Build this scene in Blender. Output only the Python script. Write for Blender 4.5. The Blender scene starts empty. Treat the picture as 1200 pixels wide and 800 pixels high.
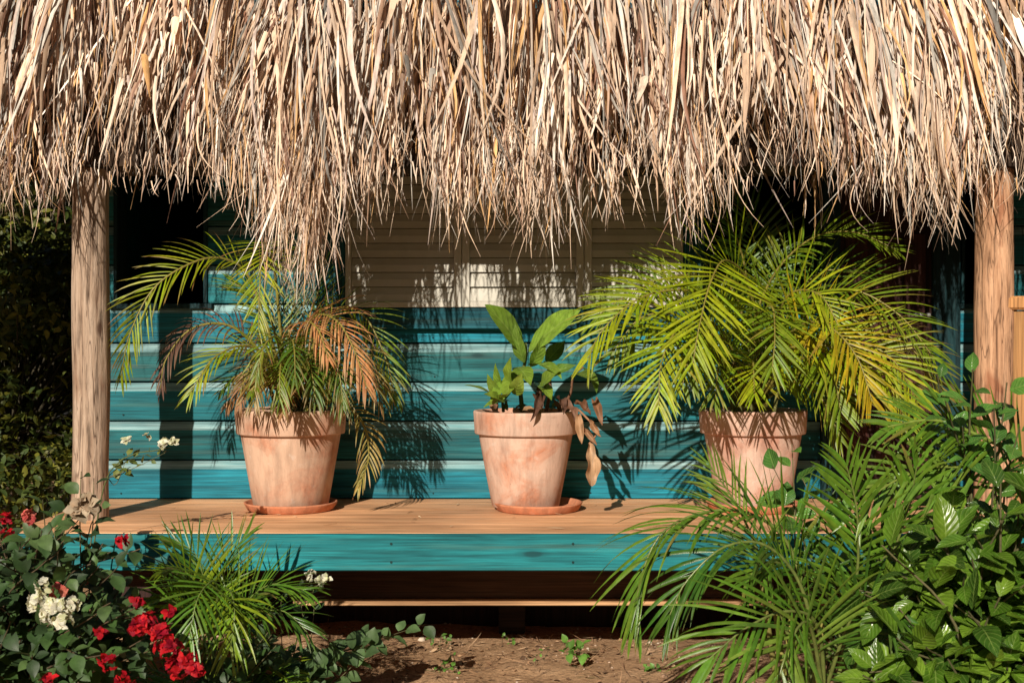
import bpy, math, random
import numpy as np
from mathutils import Vector, noise

random.seed(7)
R = np.random.default_rng(11)
scene = bpy.context.scene
COL = scene.collection
F = 1500.0            # focal length in photo pixels
CH = 1.10             # camera height
DECK = 0.494          # deck top
SUN = np.array([-0.28, -1.0, 0.50]); SUN /= np.linalg.norm(SUN)

def P(px, py, d):
    return np.array([(px - 600) / F * d, d, CH + (400 - py) / F * d])

def nrm(v):
    v = np.asarray(v, float)
    return v / np.maximum(np.linalg.norm(v, axis=-1, keepdims=True), 1e-9)

# ------------------------------------------------------------------ objects
def tag(o, label=None, cat=None, group=None, kind=None):
    if label: o['label'] = label
    if cat: o['category'] = cat
    if group: o['group'] = group
    if kind: o['kind'] = kind
    return o

def thing(name, label, cat, loc=(0, 0, 0), group=None):
    o = bpy.data.objects.new(name, None)
    o.empty_display_size = 0.1
    COL.objects.link(o)
    o.location = loc
    return tag(o, label, cat, group)

class MB:
    """collects vertices, faces, colours and uvs; build() makes ONE mesh object"""
    def __init__(s):
        s.v = []; s.c = []; s.uv = []; s.f = []; s.fm = []; s.n = 0; s.sm = []
    def add(s, verts, faces, col=(1, 1, 1), uv=None, mi=0, smooth=True):
        verts = np.asarray(verts, float).reshape(-1, 3)
        k = len(verts)
        c = np.asarray(col, float)
        c = np.broadcast_to(c, (k, 3)) if c.ndim == 1 else c.reshape(-1, 3)
        s.v.append(verts); s.c.append(c)
        s.uv.append(np.zeros((k, 2)) if uv is None else np.asarray(uv, float).reshape(-1, 2))
        if isinstance(faces, np.ndarray):
            s.f.append(faces + s.n); cnt = len(faces)
        else:
            for f in faces:
                s.f.append(np.asarray([f]) + s.n)
            cnt = len(faces)
        s.fm.append(np.full(cnt, mi)); s.sm.append(np.full(cnt, smooth))
        s.n += k
    def build(s, name, mats, parent=None):
        v = np.concatenate(s.v); c = np.concatenate(s.c); uv = np.concatenate(s.uv)
        if not isinstance(mats, (list, tuple)): mats = [mats]
        org = np.array(parent_world(parent)) if parent else None
        if org is not None:
            loc = np.zeros(3); vv = v - org
        else:
            loc = np.array([(v[:, 0].min() + v[:, 0].max()) / 2, (v[:, 1].min() + v[:, 1].max()) / 2, v[:, 2].min()])
            vv = v - loc
        me = bpy.data.meshes.new(name)
        me.vertices.add(len(vv)); me.vertices.foreach_set('co', vv.astype(np.float32).ravel())
        tot = np.concatenate([np.full(len(f), f.shape[1]) for f in s.f])
        idx = np.concatenate([f.ravel() for f in s.f]).astype(np.int32)
        me.loops.add(len(idx)); me.loops.foreach_set('vertex_index', idx)
        me.polygons.add(len(tot))
        st = np.concatenate([[0], np.cumsum(tot)[:-1]]).astype(np.int32)
        me.polygons.foreach_set('loop_start', st)
        me.polygons.foreach_set('material_index', np.concatenate(s.fm).astype(np.int32))
        me.polygons.foreach_set('use_smooth', np.concatenate(s.sm))
        for m in mats: me.materials.append(m)
        a = me.attributes.new('Col', 'FLOAT_COLOR', 'POINT')
        a.data.foreach_set('color', np.concatenate([c, np.ones((len(c), 1))], 1).astype(np.float32).ravel())
        ul = me.uv_layers.new(name='UVMap')
        ul.data.foreach_set('uv', uv[idx].astype(np.float32).ravel())
        me.update(calc_edges=True)
        me.validate()
        o = bpy.data.objects.new(name, me)
        COL.objects.link(o)
        o.location = loc
        if parent: o.parent = parent
        return o
    # ---- primitives
    def box(s, lo, hi, col=(1, 1, 1), mi=0, bev=0.0):
        x0, y0, z0 = lo; x1, y1, z1 = hi
        b = bev
        if b <= 0:
            v = [(x0,y0,z0),(x1,y0,z0),(x1,y1,z0),(x0,y1,z0),(x0,y0,z1),(x1,y0,z1),(x1,y1,z1),(x0,y1,z1)]
            f = np.array([(0,3,2,1),(4,5,6,7),(0,1,5,4),(1,2,6,5),(2,3,7,6),(3,0,4,7)])
            s.add(v, f, col, mi=mi, smooth=False); return
        rings = []
        for z, q in ((z0, b), (z0 + b, 0), (z1 - b, 0), (z1, b)):
            rings += [(x0+b,y0+q,z),(x1-b,y0+q,z),(x1-q,y0+b,z),(x1-q,y1-b,z),(x1-b,y1-q,z),(x0+b,y1-q,z),(x0+q,y1-b,z),(x0+q,y0+b,z)]
        f = []
        for r in range(3):
            for i in range(8):
                j = (i + 1) % 8
                f.append((r*8+i, r*8+j, r*8+8+j, r*8+8+i))
        s.add(rings, np.array(f), col, mi=mi, smooth=False)
        s.add(rings[:8], [tuple(range(7, -1, -1))], col, mi=mi, smooth=False)
        s.add(rings[24:], [tuple(range(8))], col, mi=mi, smooth=False)
    def tube(s, pts, rad, sides=6, col=(1, 1, 1), cap=False, mi=0, jit=0.0):
        pts = np.asarray(pts, float); n = len(pts)
        rad = np.broadcast_to(np.asarray(rad, float), (n,))
        T = nrm(np.gradient(pts, axis=0))
        a = np.array([0.13, 0.97, 0.21]) if abs(T[0][2]) > .8 else np.array([0.02, 0.05, 1.0])
        A = nrm(np.cross(T, a)); B = np.cross(T, A)
        th = np.linspace(0, 2 * math.pi, sides, endpoint=False)
        rr = rad[:, None] * (1 + jit * R.standard_normal((n, sides)))
        V = pts[:, None] + rr[..., None] * (np.cos(th)[None, :, None] * A[:, None] + np.sin(th)[None, :, None] * B[:, None])
        i, j = np.meshgrid(np.arange(n - 1), np.arange(sides), indexing='ij')
        j2 = (j + 1) % sides
        f = np.stack([i*sides+j, i*sides+j2, (i+1)*sides+j2, (i+1)*sides+j], -1).reshape(-1, 4)
        c = np.asarray(col, float)
        if c.ndim == 2: c = np.repeat(c, sides, axis=0)
        s.add(V, f, c, mi=mi)
        if cap:
            s.add(V[-1], [tuple(range(sides))], c[-1] if c.ndim == 2 else c, mi=mi, smooth=False)
            s.add(V[0], [tuple(range(sides))[::-1]], c[0] if c.ndim == 2 else c, mi=mi, smooth=False)
    def ribbon(s, C, W, S, fold, cols, m=3, mi=0, wav=None):
        C = np.asarray(C); N, n, _ = C.shape
        T = nrm(np.gradient(C, axis=1)); Nn = nrm(np.cross(S, T))
        u = np.linspace(-1, 1, m)
        V = C[:, :, None] + S[:, :, None] * (u[None, None, :, None] * W[..., None, None]) \
            + Nn[:, :, None] * (np.abs(u)[None, None, :, None] * (np.asarray(fold) * W)[..., None, None])
        if wav is not None:
            V = V + Nn[:, :, None] * (wav[..., None] * np.abs(u)[None, None, :])[..., None]
        i, j, k = np.meshgrid(np.arange(N), np.arange(n - 1), np.arange(m - 1), indexing='ij')
        a = (i * n + j) * m + k
        f = np.stack([a, a + 1, a + m + 1, a + m], -1).reshape(-1, 4)
        cc = np.repeat(np.broadcast_to(cols, (N, n, 3))[:, :, None], m, axis=2)
        sv = np.broadcast_to(np.linspace(0, 1, n)[None, :, None], (N, n, m))
        su = np.broadcast_to((u * .5 + .5)[None, None, :], (N, n, m))
        s.add(V, f, cc.reshape(-1, 3), np.stack([su, sv], -1), mi=mi)

def parent_world(p):
    w = np.zeros(3)
    while p is not None:
        w += np.array(p.location); p = p.parent
    return w

def spline(pts, n):
    pts = np.asarray(pts, float)
    if len(pts) == 2:
        t = np.linspace(0, 1, n)[:, None]; return pts[0] * (1 - t) + pts[1] * t
    q = np.vstack([2 * pts[0] - pts[1], pts, 2 * pts[-1] - pts[-2]])
    out = []
    segs = len(pts) - 1
    for t in np.linspace(0, segs - 1e-6, n * 3):
        i = int(t); u = t - i
        p0, p1, p2, p3 = q[i], q[i+1], q[i+2], q[i+3]
        out.append(.5 * ((2*p1) + (-p0+p2)*u + (2*p0-5*p1+4*p2-p3)*u*u + (-p0+3*p1-3*p2+p3)*u**3))
    out = np.array(out)
    L = np.concatenate([[0], np.cumsum(np.linalg.norm(np.diff(out, axis=0), axis=1))])
    t = np.linspace(0, L[-1], n)
    return np.stack([np.interp(t, L, out[:, k]) for k in range(3)], 1)

# ------------------------------------------------------------------ materials
def mat(name):
    m = bpy.data.materials.new(name); m.use_nodes = True
    nt = m.node_tree; nt.nodes.clear()
    out = nt.nodes.new('ShaderNodeOutputMaterial')
    b = nt.nodes.new('ShaderNodeBsdfPrincipled')
    nt.links.new(b.outputs[0], out.inputs[0])
    return m, nt, b, out

class NT:
    def __init__(s, nt): s.nt = nt
    def n(s, t, **k):
        nd = s.nt.nodes.new(t)
        for a, b in k.items(): setattr(nd, a, b)
        return nd
    def l(s, a, b): s.nt.links.new(a, b)
    def coord(s, scale, kind='Object', rot=(0, 0, 0)):
        tc = s.n('ShaderNodeTexCoord'); mp = s.n('ShaderNodeMapping')
        mp.inputs['Scale'].default_value = scale; mp.inputs['Rotation'].default_value = rot
        s.l(tc.outputs[kind], mp.inputs[0]); return mp.outputs[0]
    def noise(s, vec, scale, detail=6, rough=.6, dist=0):
        n = s.n('ShaderNodeTexNoise'); n.inputs['Scale'].default_value = scale
        n.inputs['Detail'].default_value = detail; n.inputs['Roughness'].default_value = rough
        n.inputs['Distortion'].default_value = dist
        s.l(vec, n.inputs['Vector']); return n.outputs['Fac']
    def ramp(s, fac, stops, interp='LINEAR'):
        r = s.n('ShaderNodeValToRGB'); r.color_ramp.interpolation = interp
        e = r.color_ramp.elements
        while len(e) < len(stops): e.new(.5)
        for el, (p, c) in zip(e, stops):
            el.position = p; el.color = (*c, 1) if not isinstance(c, (int, float)) else (c, c, c, 1)
        s.l(fac, r.inputs[0]); return r.outputs[0]
    def mix(s, a, b, fac, mode='MIX'):
        m = s.n('ShaderNodeMix', data_type='RGBA', blend_type=mode)
        for sock, v in ((m.inputs[6], a), (m.inputs[7], b), (m.inputs[0], fac)):
            if isinstance(v, (int, float)): sock.default_value = v if sock == m.inputs[0] else (v, v, v, 1)
            elif isinstance(v, tuple): sock.default_value = (*v, 1)
            else: s.l(v, sock)
        return m.outputs[2]
    def math(s, op, a, b=0.0, c=None):
        m = s.n('ShaderNodeMath', operation=op)
        for i, v in enumerate((a, b) if c is None else (a, b, c)):
            if isinstance(v, (int, float)): m.inputs[i].default_value = v
            else: s.l(v, m.inputs[i])
        return m.outputs[0]
    def bump(s, h, strength, dist, b):
        n = s.n('ShaderNodeBump'); n.inputs['Strength'].default_value = strength
        n.inputs['Distance'].default_value = dist
        s.l(h, n.inputs['Height']); s.l(n.outputs[0], b.inputs['Normal'])
    def col(s):
        a = s.n('ShaderNodeAttribute', attribute_name='Col'); return a.outputs['Color']

def leaf_mat(name, rough=.42, trans=.3, veins=0.0, spec=.5, tmul=(1.25, 1.3, .6)):
    m, nt, b, out = mat(name); N = NT(nt)
    c = N.col()
    v = N.coord((1, 1, 1))
    nz = N.noise(v, 38, 4)
    c = N.mix(c, N.ramp(nz, [(.3, .68), (.7, 1.25)]), 1.0, 'MULTIPLY')
    if veins > 0:
        uv = N.n('ShaderNodeTexCoord').outputs['UV']
        sp = N.n('ShaderNodeSeparateXYZ'); N.l(uv, sp.inputs[0])
        au = N.math('ABSOLUTE', N.math('SUBTRACT', sp.outputs[0], .5))
        ph = N.math('SUBTRACT', N.math('MULTIPLY', sp.outputs[1], 44.0), N.math('MULTIPLY', au, 26.0))
        w = N.math('SINE', ph)
        vein = N.ramp(w, [(.82, 0.0), (.99, 1.0)])
        mid = N.ramp(au, [(.0, 1.0), (.035, 0.0)])
        vv = N.math('MAXIMUM', N.math('MULTIPLY', vein, .45), mid)
        c = N.mix(c, (.30, .40, .10), N.math('MULTIPLY', vv, veins))
        N.bump(N.math('SUBTRACT', w, N.math('MULTIPLY', mid, 2.0)), .35, .0016, b)
    else:
        uv = N.coord((1, 1, 1), 'UV')
        st = N.coord((30, 1.2, 1), 'UV')
        N.bump(N.noise(st, 2.0, 2), .25, .001, b)
    N.l(c, b.inputs['Base Color'])
    b.inputs['Roughness'].default_value = rough
    b.inputs['Specular IOR Level'].default_value = spec
    tr = N.n('ShaderNodeBsdfTranslucent')
    N.l(N.mix(c, tmul, 1.0, 'MULTIPLY'), tr.inputs[0])
    ms = N.n('ShaderNodeMixShader'); ms.inputs[0].default_value = trans
    N.l(b.outputs[0], ms.inputs[1]); N.l(tr.outputs[0], ms.inputs[2]); N.l(ms.outputs[0], out.inputs[0])
    return m

def straw_mat(name, trans=.18):
    m, nt, b, out = mat(name); N = NT(nt)
    c = N.col()
    st = N.coord((9, .8, 1), 'UV')
    nz = N.noise(st, 3.0, 3)
    ob = N.coord((1, 1, .12))
    n2 = N.noise(ob, 60, 4)
    c = N.mix(c, N.ramp(nz, [(.3, .72), (.7, 1.2)]), 1.0, 'MULTIPLY')
    c = N.mix(c, N.ramp(n2, [(.32, .62), (.55, 1.08)]), 1.0, 'MULTIPLY')
    N.l(c, b.inputs['Base Color']); b.inputs['Roughness'].default_value = .55
    b.inputs['Specular IOR Level'].default_value = .35
    N.bump(nz, .4, .001, b)
    tr = N.n('ShaderNodeBsdfTranslucent'); N.l(N.mix(c, (1.1, .75, .45), 1.0, 'MULTIPLY'), tr.inputs[0])
    ms = N.n('ShaderNodeMixShader'); ms.inputs[0].default_value = trans
    N.l(b.outputs[0], ms.inputs[1]); N.l(tr.outputs[0], ms.inputs[2]); N.l(ms.outputs[0], out.inputs[0])
    return m

def wood_mat(name, dark, light, grain=1.0, rough=.7, knots=True, tint=True, horizontal=True, streak=None, bumpd=.0015):
    """stained timber; grain runs along x (or z); Col multiplies"""
    m, nt, b, out = mat(name); N = NT(nt)
    sc = (1.2, 22, 22) if horizontal else (22, 22, 1.2)
    v = N.coord(sc)
    g = N.noise(v, 1.6 * grain, 8, .65, .4)
    fine = N.noise(N.coord((3, 160, 160) if horizontal else (160, 160, 3)), 1.0, 3, .6)
    big = N.noise(N.coord((1, 3, 3) if horizontal else (3, 3, 1)), 1.7, 3)
    c = N.ramp(g, [(.30, dark), (.52, tuple((a + q) / 2 for a, q in zip(dark, light))), (.72, light)])
    c = N.mix(c, N.ramp(fine, [(.36, .45), (.58, 1.12)]), .8, 'MULTIPLY')
    c = N.mix(c, N.ramp(big, [(.3, .62), (.7, 1.3)]), 1.0, 'MULTIPLY')
    if streak:
        sfac = N.noise(N.coord((.9, 30, 30) if horizontal else (30, 30, .9)), 1.0, 5, .7)
        c = N.mix(c, streak, N.ramp(sfac, [(.52, 0.0), (.66, .5)]))
    if knots:
        vo = N.n('ShaderNodeTexVoronoi'); vo.inputs['Scale'].default_value = 1.0
        vo.inputs['Randomness'].default_value = 1.0
        N.l(N.coord((2.6, 7, 7) if horizontal else (7, 7, 2.6)), vo.inputs['Vector'])
        kf = N.ramp(N.math('ADD', vo.outputs['Distance'], N.math('MULTIPLY', fine, .06)), [(.085, 1.0), (.12, .35), (.20, 0.0)])
        c = N.mix(c, tuple(x * .35 for x in dark), N.math('MULTIPLY', kf, .75))
    if tint: c = N.mix(c, N.col(), 1.0, 'MULTIPLY')
    N.l(c, b.inputs['Base Color'])
    N.l(N.ramp(g, [(.3, min(rough + .15, 1)), (.7, rough - .08)]), b.inputs['Roughness'])
    b.inputs['Specular IOR Level'].default_value = .3
    N.bump(N.math('ADD', g, N.math('MULTIPLY', fine, .6)), .6, bumpd, b)
    return m

M = {}
M['palm'] = leaf_mat('palm_leaf', .40, .32)
M['palm_fg'] = leaf_mat('palm_leaf_glossy', .30, .20, tmul=(1.1, 1.35, .6))
M['broad'] = leaf_mat('broad_leaf', .27, .22, veins=.55)
M['bigleaf'] = leaf_mat('rubber_leaf', .33, .25, veins=.6)
M['small'] = leaf_mat('small_leaf', .5, .25)
M['dry'] = straw_mat('dry_leaf', .25)
M['petal'] = leaf_mat('petal', .6, .35, spec=.2, tmul=(1.1, 1.0, 1.0))
M['straw'] = straw_mat('straw', .06)
M['teal'] = wood_mat('teal_stain', (.004, .085, .110), (.008, .215, .262), knots=True, streak=(.055, .135, .12), grain=1.3)
M['bevel'] = wood_mat('worn_bevel', (.09, .25, .28), (.30, .43, .44), knots=False, streak=(.05, .24, .28), grain=1.4)
M['deck'] = wood_mat('deck_wood', (.62, .29, .13), (.92, .55, .31), rough=.6, streak=(.50, .25, .14), knots=False)
M['beam'] = wood_mat('shade_dark_beam', (.045, .018, .009), (.11, .05, .025), rough=.65)  # beam wood darkened to hold the shade under the deck
M['sunlit_strip'] = wood_mat('sunlit_beam_wood', (.36, .19, .09), (.62, .37, .19), rough=.65)  # paler copy of the beam wood, with sunlight in its colour
M['fence'] = wood_mat('fence_wood', (.34, .16, .055), (.50, .27, .11), rough=.6, horizontal=False)
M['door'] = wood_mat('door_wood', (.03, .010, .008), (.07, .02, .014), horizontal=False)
M['dteal'] = wood_mat('dark_teal_trim', (.003, .035, .045), (.008, .085, .10), horizontal=False, knots=False)

def post_mat():
    m, nt, b, out = mat('weathered_post'); N = NT(nt)
    g = N.noise(N.coord((14, 14, 1.1)), 2.2, 8, .7, .6)
    g2 = N.noise(N.coord((60, 60, 5)), 1.4, 5, .65, .3)
    pt = N.noise(N.coord((3, 3, 1.2)), 2.3, 4, .6, .5)
    c = N.ramp(g, [(.30, (.20, .125, .085)), (.46, (.42, .315, .24)), (.66, (.60, .48, .39))])
    c = N.mix(c, N.ramp(g2, [(.34, .38), (.52, 1.08)]), .85, 'MULTIPLY')
    c = N.mix(c, (.22, .085, .045), N.ramp(pt, [(.56, 0.0), (.66, .6)]))
    ck = N.noise(N.coord((26, 26, 1.6)), 1.3, 3, .5, .8)
    crack = N.ramp(N.math('ABSOLUTE', N.math('SUBTRACT', ck, .5)), [(.0, 1.0), (.022, 0.0)])
    c = N.mix(c, (.055, .03, .02), N.math('MULTIPLY', crack, .8))
    vk = N.n('ShaderNodeTexVoronoi'); N.l(N.coord((9, 9, 4.2)), vk.inputs['Vector']); vk.inputs['Scale'].default_value = 1.0
    c = N.mix(c, (.09, .045, .03), N.ramp(N.math('ADD', vk.outputs['Distance'], N.math('MULTIPLY', g2, .1)), [(.13, .85), (.20, 0.0)]))
    c = N.mix(c, N.col(), 1.0, 'MULTIPLY')
    N.l(c, b.inputs['Base Color']); b.inputs['Roughness'].default_value = .85
    b.inputs['Specular IOR Level'].default_value = .2
    N.bump(N.math('ADD', g, N.math('MULTIPLY', g2, .5)), .9, .006, b)
    return m
M['post'] = post_mat()

def terra_mat(name, base, pale, amount, seed):
    m, nt, b, out = mat(name); N = NT(nt)
    tc = N.n('ShaderNodeTexCoord'); mp = N.n('ShaderNodeMapping'); mp.inputs['Location'].default_value = (seed, seed * 2, seed)
    N.l(tc.outputs['Object'], mp.inputs[0]); v = mp.outputs[0]
    big = N.noise(v, 7, 7, .62, .6); fine = N.noise(v, 70, 5, .7); sc = N.noise(v, 22, 6, .7, .3)
    c = N.ramp(fine, [(.3, tuple(x * .8 for x in base)), (.7, tuple(x * 1.12 for x in base))])
    f = N.math('MULTIPLY', N.ramp(big, [(.34, 0.0), (.54, 1.0)]), amount)
    c = N.mix(c, pale, f)
    c = N.mix(c, (.62, .52, .45), N.math('MULTIPLY', N.ramp(sc, [(.60, 0.0), (.74, .55)]), amount))
    c = N.mix(c, (.20, .09, .055), N.ramp(N.noise(v, 13, 8, .75, 1.0), [(.62, 0.0), (.76, .55)]))
    mp2 = N.n('ShaderNodeMapping'); mp2.inputs['Scale'].default_value = (14, 14, 1.6); N.l(v, mp2.inputs[0])
    c = N.mix(c, N.ramp(N.noise(mp2.outputs[0], 2.0, 7, .7), [(.32, .62), (.56, 1.06)]), .8, 'MULTIPLY')
    c = N.mix(c, (.60, .50, .42), N.ramp(N.noise(v, 34, 8, .8, .4), [(.60, 0.0), (.70, .5)]))
    c = N.mix(c, (.10, .05, .03), N.ramp(N.noise(v, 120, 3, .6), [(.70, 0.0), (.76, .6)]))
    N.l(c, b.inputs['Base Color']); b.inputs['Roughness'].default_value = .9
    b.inputs['Specular IOR Level'].default_value = .2
    N.bump(N.math('ADD', fine, sc), .35, .002, b)
    return m
M['pot0'] = terra_mat('terracotta_pale', (.50, .25, .16), (.54, .36, .26), 1.0, 1.3)
M['pot1'] = terra_mat('terracotta_blotched', (.50, .22, .13), (.56, .385, .30), 1.0, 4.1)
M['pot2'] = terra_mat('terracotta_worn', (.48, .22, .15), (.56, .385, .31), 1.0, 7.7)
M['saucer'] = terra_mat('terracotta_saucer', (.50, .175, .085), (.52, .24, .14), .5, 2.2)

def simple(name, c1, c2, scale, rough=.8, bump=.3, bd=.002, tint=False, detail=6):
    m, nt, b, out = mat(name); N = NT(nt); v = N.coord((1, 1, 1))
    f = N.noise(v, scale, detail, .65)
    c = N.ramp(f, [(.3, c1), (.7, c2)])
    if tint: c = N.mix(c, N.col(), 1.0, 'MULTIPLY')
    N.l(c, b.inputs['Base Color']); b.inputs['Roughness'].default_value = rough
    b.inputs['Specular IOR Level'].default_value = .3
    N.bump(f, bump, bd, b); return m
M['white'] = simple('cream_paint', (.45, .43, .37), (.53, .51, .45), 9, .5, .1, .0005, tint=True)
M['soil'] = simple('potting_soil', (.03, .018, .012), (.10, .06, .04), 60, .95, .8, .006)
M['bark'] = simple('plant_stem', (.75, .75, .75), (1.1, 1.1, 1.1), 50, .8, .3, .002, tint=True)
M['litter'] = simple('dead_litter', (.7, .7, .7), (1.1, 1.1, 1.1), 50, .85, .2, .001, tint=True)
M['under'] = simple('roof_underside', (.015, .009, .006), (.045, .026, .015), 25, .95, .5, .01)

def ground_mat():
    m, nt, b, out = mat('sandy_soil'); N = NT(nt); v = N.coord((1, 1, 1))
    a = N.noise(v, 3.2, 8, .68, .3); f = N.noise(v, 60, 6, .7); sp = N.noise(v, 170, 3, .6)
    c = N.ramp(a, [(.3, (.34, .20, .105)), (.55, (.50, .31, .175)), (.75, (.60, .40, .25))])
    c = N.mix(c, N.ramp(f, [(.3, .55), (.6, 1.15)]), 1.0, 'MULTIPLY')
    c = N.mix(c, (.50, .38, .26), N.ramp(sp, [(.64, 0.0), (.70, .7)]))
    c = N.mix(c, (.07, .035, .02), N.ramp(N.noise(v, 40, 6, .75, .5), [(.60, 0.0), (.68, .65)]))
    c = N.mix(c, (.09, .10, .03), N.ramp(N.noise(v, 5.5, 7, .7, .4), [(.60, 0.0), (.68, .55)]))
    N.l(c, b.inputs['Base Color']); b.inputs['Roughness'].default_value = .95
    b.inputs['Specular IOR Level'].default_value = .15
    N.bump(N.math('ADD', f, N.math('MULTIPLY', a, 1.5)), .8, .012, b); return m
M['ground'] = ground_mat()

# ------------------------------------------------------------------ ground
def hgt(x, y):
    near = 1.0 / (1 + (max(0, abs(x) - 4) + max(0, abs(y - 4) - 4)) * .2)
    h = noise.noise(Vector((x * 1.3, y * 1.3, 0))) * .022 + noise.noise(Vector((x * 6, y * 6, 3))) * .009 + noise.noise(Vector((x * 22, y * 22, 5))) * .005
    return h * near
def ground():
    def axis(c, dense, step):
        a = list(np.arange(-dense, dense + 1e-6, step)); s = step; q = dense
        while q < 260:
            s *= 1.5; q += s; a = [-q] + a + [q]
        return np.array(a) + c
    X = axis(0, 3.4, .045); Y = axis(4.6, 2.2, .045)
    V = np.array([(x, y, hgt(x, y)) for y in Y for x in X])
    nx = len(X); i, j = np.meshgrid(np.arange(len(Y) - 1), np.arange(nx - 1), indexing='ij')
    f = np.stack([i*nx+j, i*nx+j+1, (i+1)*nx+j+1, (i+1)*nx+j], -1).reshape(-1, 4)
    mb = MB(); mb.add(V, f); o = mb.build('ground', M['ground']); o['kind'] = 'structure'
ground()

# ------------------------------------------------------------------ hut
hut = thing('thatched_hut', 'teal plank cottage with shaggy palm thatch roof, cream louvred shutters and raised wooden deck', 'hut', (0, 4.94, 0))
WL, WR = -1.625, 3.2
OPEN = [((134 - 600) / F * 4.94, (243 - 600) / F * 4.94), ((828 - 600) / F * 4.94, (962 - 600) / F * 4.94), ((1126 - 600) / F * 4.94, (1185 - 600) / F * 4.94)]
def siding():
    mb = MB(); pitch = .1503
    n = 15
    for i in range(n):
        z0 = DECK + i * pitch + .002; z1 = DECK + (i + 1) * pitch - .003
        yo = 4.94 + R.uniform(-.0015, .0015)
        # two or three boards per course
        cuts = [WL] + sorted(R.uniform(WL + .8, WR - .8, 1)) + [WR]
        spans = list(zip(cuts[:-1], cuts[1:]))
        if i >= 5:
            for oa, ob in OPEN:
                spans = [q for a, b_ in spans for q in ((a, min(b_, oa)), (max(a, ob), b_)) if q[1] - q[0] > .01]
        for a, b_ in spans:
            k = R.uniform(.75, 1.3)
            hue = [np.array([1, 1, 1]), np.array([1.7, .95, .88]), np.array([.8, 1.0, 1.12]), np.array([2.4, 1.0, .88])][(i * 7 + 2) % 4]
            c = hue * k
            zb = z1 - .033
            prof = [(yo + .02, z0), (yo + .002, z0), (yo, z0 + .002), (yo, zb), (yo + .011, z1 - .002), (yo + .022, z1)]
            xs = np.linspace(a + .001, b_ - .001, 24)
            V = np.array([(x, p[0] + .001 * noise.noise(Vector((x * 2, i * 3.1, 0))), p[1] + .0012 * noise.noise(Vector((x * 1.5, i * 5.1, 9)))) for x in xs for p in prof])
            m = len(prof)
            for r in range(m - 1):
                I = np.arange(len(xs) - 1)
                f = np.stack([I*m+r, (I+1)*m+r, (I+1)*m+r+1, I*m+r+1], -1)
                isb = r == 3
                mb.add(V, f, (1, 1, 1) if isb else c, mi=1 if isb else 0, smooth=False)
    zo = DECK + 5 * pitch
    for i in range(n):
        for xx in (-1.5, -.9, -.3, .3, .9, 1.5, 2.1):
            if i >= 5 and any(a - .02 < xx < b_ + .02 for a, b_ in OPEN): continue
            x_ = xx + R.normal(0, .006); z_ = DECK + i * pitch + .02 + R.normal(0, .002)
            mb.tube([(x_, 4.9385, z_), (x_, 4.9366, z_)], .0032, 7, (.25, .12, .1), cap=True)
    mb.box((WL, 4.963, DECK + .001), (WR, 5.02, zo), (.3, .3, .3), 0)
    xs = [WL, OPEN[0][0], OPEN[0][1], OPEN[1][0], OPEN[1][1], OPEN[2][0], OPEN[2][1], WR]
    for a, b_ in ((0, 1), (2, 3), (4, 5), (6, 7)):
        mb.box((xs[a], 4.963, zo + .001), (xs[b_], 5.02, DECK + n * pitch), (.3, .3, .3), 0)
    mb.box((WL - .001, 5.022, DECK + .002), (WL + .05, 8.4, DECK + n * pitch), (.8, .8, .8), 0)
    mb.box((WR - .05, 5.022, DECK + .002), (WR + .001, 8.4, DECK + n * pitch), (.8, .8, .8), 0)
    mb.box((WL, 8.402, 0.0), (WR, 8.45, DECK + n * pitch), (.8, .8, .8), 0)
    mb.build('wall', [M['teal'], M['bevel']], hut)
siding()

def openings():
    for a, b_ in OPEN:
        z0 = DECK + 5 * .1503 + .001; z1 = 1.98; mb = MB()
        mb.box((a - .02, 4.925, z0 - .02), (b_ + .02, 5.06, z0), (.5, .5, .5), 0, .002)
        mb.box((a - .001, 4.93, z0 + .001), (a + .014, 5.06, z1), (.5, .5, .5), 0, .002)
        mb.box((b_ - .014, 4.93, z0 + .001), (b_ + .001, 5.06, z1), (.5, .5, .5), 0, .002)
        mb.box((a - .02, 4.925, z1 + .001), (b_ + .02, 5.06, DECK + 15 * .1503), (.5, .5, .5), 0, .002)
        mb.build('window_frame', M['dteal'], hut)
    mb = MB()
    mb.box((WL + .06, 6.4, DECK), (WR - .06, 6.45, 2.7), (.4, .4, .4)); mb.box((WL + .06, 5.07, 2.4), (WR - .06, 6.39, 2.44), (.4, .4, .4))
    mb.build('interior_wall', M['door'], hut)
openings()

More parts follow.
